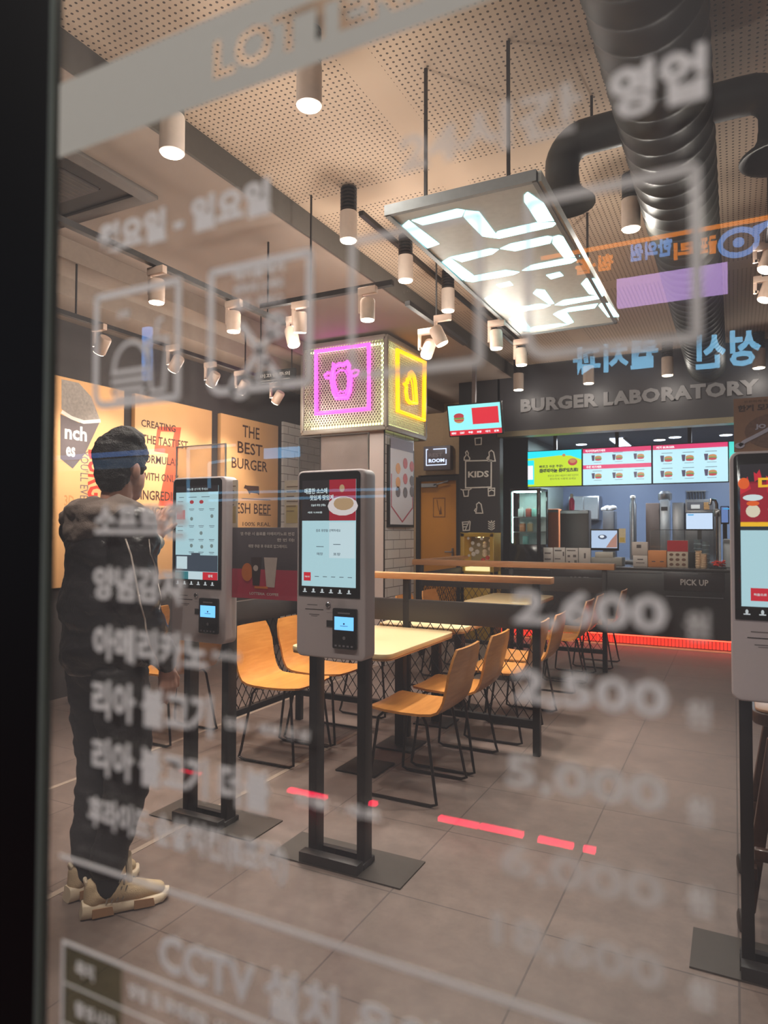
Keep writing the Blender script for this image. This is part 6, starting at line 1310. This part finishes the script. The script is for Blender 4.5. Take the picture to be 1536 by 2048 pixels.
# trainers
UPPER = M('beige_knit', (214, 188, 152), .75, 0, .08, 160, .3, 300); SOLE = M('cream_foam', (232, 212, 184), .5); PLUG = M('tan_plug', (186, 142, 104), .5); LACE = M('grey_lace', (150, 140, 128), .7)
def shoe(heel, toe, label):
    ax = (toe - heel); L = ax.length; ax.normalize(); sd = Vector((ax.y, -ax.x, 0)); P = lambda l, s, z: Vector((heel.x, heel.y, 0)) + ax * l * L + sd * s + Vector((0, 0, z))
    root = MB()
    st = ((0.0, .030, .055), (.06, .036, .058), (.2, .040, .05), (.4, .041, .044), (.6, .047, .040), (.78, .050, .036), (.9, .043, .034), (.97, .028, .036), (1.0, .010, .040)); n = 16; vs = []; fs = []
    for l, w, h in st:
        up_ = .012 if l > .93 else .0; 
        for k in range(n): a_ = 2 * math.pi * k / n; c_, s_ = math.cos(a_), math.sin(a_); vs.append(P(l - (.0 if l > .05 else (.02 if s_ < 0 else -.0)), w * (abs(c_) ** .6) * (1 if c_ >= 0 else -1) * (1.0 if s_ < 0 else .93), up_ + (h - up_) / 2 + (h - up_) / 2 * (abs(s_) ** .5) * (1 if s_ >= 0 else -1)))
    for i in range(len(st) - 1):
        for k in range(n): fs.append((i * n + k, i * n + (k + 1) % n, (i + 1) * n + (k + 1) % n, (i + 1) * n + k))
    fs += [tuple(range(n))[::-1], tuple((len(st) - 1) * n + k for k in range(n))]
    so = MB().add(vs, fs).build('shoe_sole', SOLE, pr_, smooth=True, angle=60)
    bx = MB()
    for l0, l1, w0, w1 in ((.10, .34, .0405, .0425), (.56, .80, .0475, .052)):
        for s in (1, -1):
            q = [P(l0, s * w0, .008), P(l1, s * w1, .006), P(l1 - .02, s * w1, .036), P(l0, s * w0, .040)]; bx.prism(q, sd * s * .003)
    bx.build('sole_plug', PLUG, so)
    Rm = Matrix((ax, sd, Vector((0, 0, 1)))).transposed()
    me_ = [('c', P(.14, 0, .07), P(.34, 0, .075), .036, .040), ('c', P(.34, 0, .072), P(.62, 0, .055), .042, .040), ('c', P(.62, 0, .052), P(.86, 0, .042), .041, .028), ('c', P(.13, 0, .06), P(.11, 0, .105), .036, .028), ('c', P(.30, 0, .095), P(.34, 0, .125), .036, .024)]
    u_ = blob_obj('shoe_upper', me_, UPPER, pr_, voxel=.005, smooth=3)
    lc = MB()
    for k in range(5): l = .40 + .055 * k; z = .118 - .0095 * k; lc.tube([P(l, -.028, z - .012), P(l + .015, 0, z + .006), P(l, .028, z - .012)], .0035, 6)
    for k in range(4): l = .25 + .06 * k; lc.tube([P(l, .040, .05), P(l + .06, .034, .095)], .0025, 5)
    lc.build('lace', LACE, u_, smooth=True)
    pt = MB(); pt.tube([P(.53, .010, .09), P(.515, .014, .16), P(.515, 0, .195), P(.52, -.014, .16), P(.54, -.010, .09)], .011, 8); pt.tube([P(.07, .006, .10), P(.04, .008, .128), P(.03, 0, .138), P(.035, -.008, .128), P(.06, -.006, .10)], .007, 8); pt.build('pull_tab', SOLE, u_, smooth=True)
h1, t1 = pz(163, 1836, 0), pz(338, 1792, 0); shoe(Vector((h1.x, h1.y, 0)), Vector((t1.x, t1.y, 0)), 'right')
h2 = pz(134, 1803, 0); shoe(Vector((h2.x, h2.y, 0)), Vector((h2.x + .07, h2.y + .28, 0)), 'left')

# ================================================================== light, world, camera
for nm, ax_ in (('kitchen_lamp_left', (-1.9, 10.9, 2.80)), ('kitchen_lamp_right', (.1, 10.9, 2.80)), ):  # added fill lights without fittings, to brighten the kitchen
    L = bpy.data.lights.new(nm, 'AREA'); L.energy = 85; L.size = .6; L.size_y = .3; L.shape = 'RECTANGLE'; L.color = (.82, .9, 1); o = bpy.data.objects.new(nm, L); COL.objects.link(o); o.location = ax_
# unseen lamp over the pavement, added to light the door lettering
t = thing('canopy_lamp', 'round lamp under entrance canopy outside the door', 'light', (-.5, -1.0, 2.9)); MB().lathe((-.5, -1.0, 2.9), [(.16, 0), (.17, .01), (.17, .05)], 24).build('lamp_housing', WHITE, t); MB().lathe((-.5, -1.0, 2.895), [(.14, 0), (.14, .004)], 24).build('lamp_diffuser', E('canopy_light', (255, 240, 225), 6), t)
L = bpy.data.lights.new('canopy_glow', 'AREA'); L.shape = 'DISK'; L.size = .28; L.energy = 26; L.color = (1, .95, .9); o = bpy.data.objects.new('canopy_glow', L); COL.objects.link(o); o.parent = t; o.location = (0, 0, -.012)
structure(MB().box((-5, -2.2, 2.96), (3, Y0 - .06, 3.1)), 'ceiling_canopy', M('canopy_soffit', (70, 66, 64), .7))
wd = bpy.data.worlds.new('night'); S.world = wd; wd.use_nodes = True; bg = wd.node_tree.nodes['Background']; bg.inputs[0].default_value = (.55, .50, .52, 1); bg.inputs[1].default_value = .12
cam = bpy.data.cameras.new('camera'); co = bpy.data.objects.new('camera', cam); COL.objects.link(co)
m = Matrix((RT, UP, -FW)).transposed().to_4x4(); m.translation = EYE; co.matrix_world = m
cam.sensor_fit = 'HORIZONTAL'; cam.sensor_width = 36; cam.lens = FPX / 1536 * 36; cam.clip_start = .01; cam.clip_end = 100
cam.dof.use_dof = True; cam.dof.focus_distance = 3.6; cam.dof.aperture_fstop = cam.lens / 5.6; cam.dof.aperture_blades = 0
S.camera = co
bpy.data.scenes.remove(TMP)
S.view_settings.view_transform = 'Standard'; S.view_settings.look = 'None'; S.view_settings.exposure = 0.15; S.view_settings.gamma = 1.0; S.view_settings.use_curve_mapping = False
cy = S.cycles; cy.use_denoising = True; cy.max_bounces = 7; cy.transparent_max_bounces = 16; cy.sample_clamp_indirect = 6; cy.use_light_tree = True; cy.caustics_reflective = False; cy.caustics_refractive = False
try: cy.denoiser = 'OPENIMAGEDENOISE'
except Exception: pass
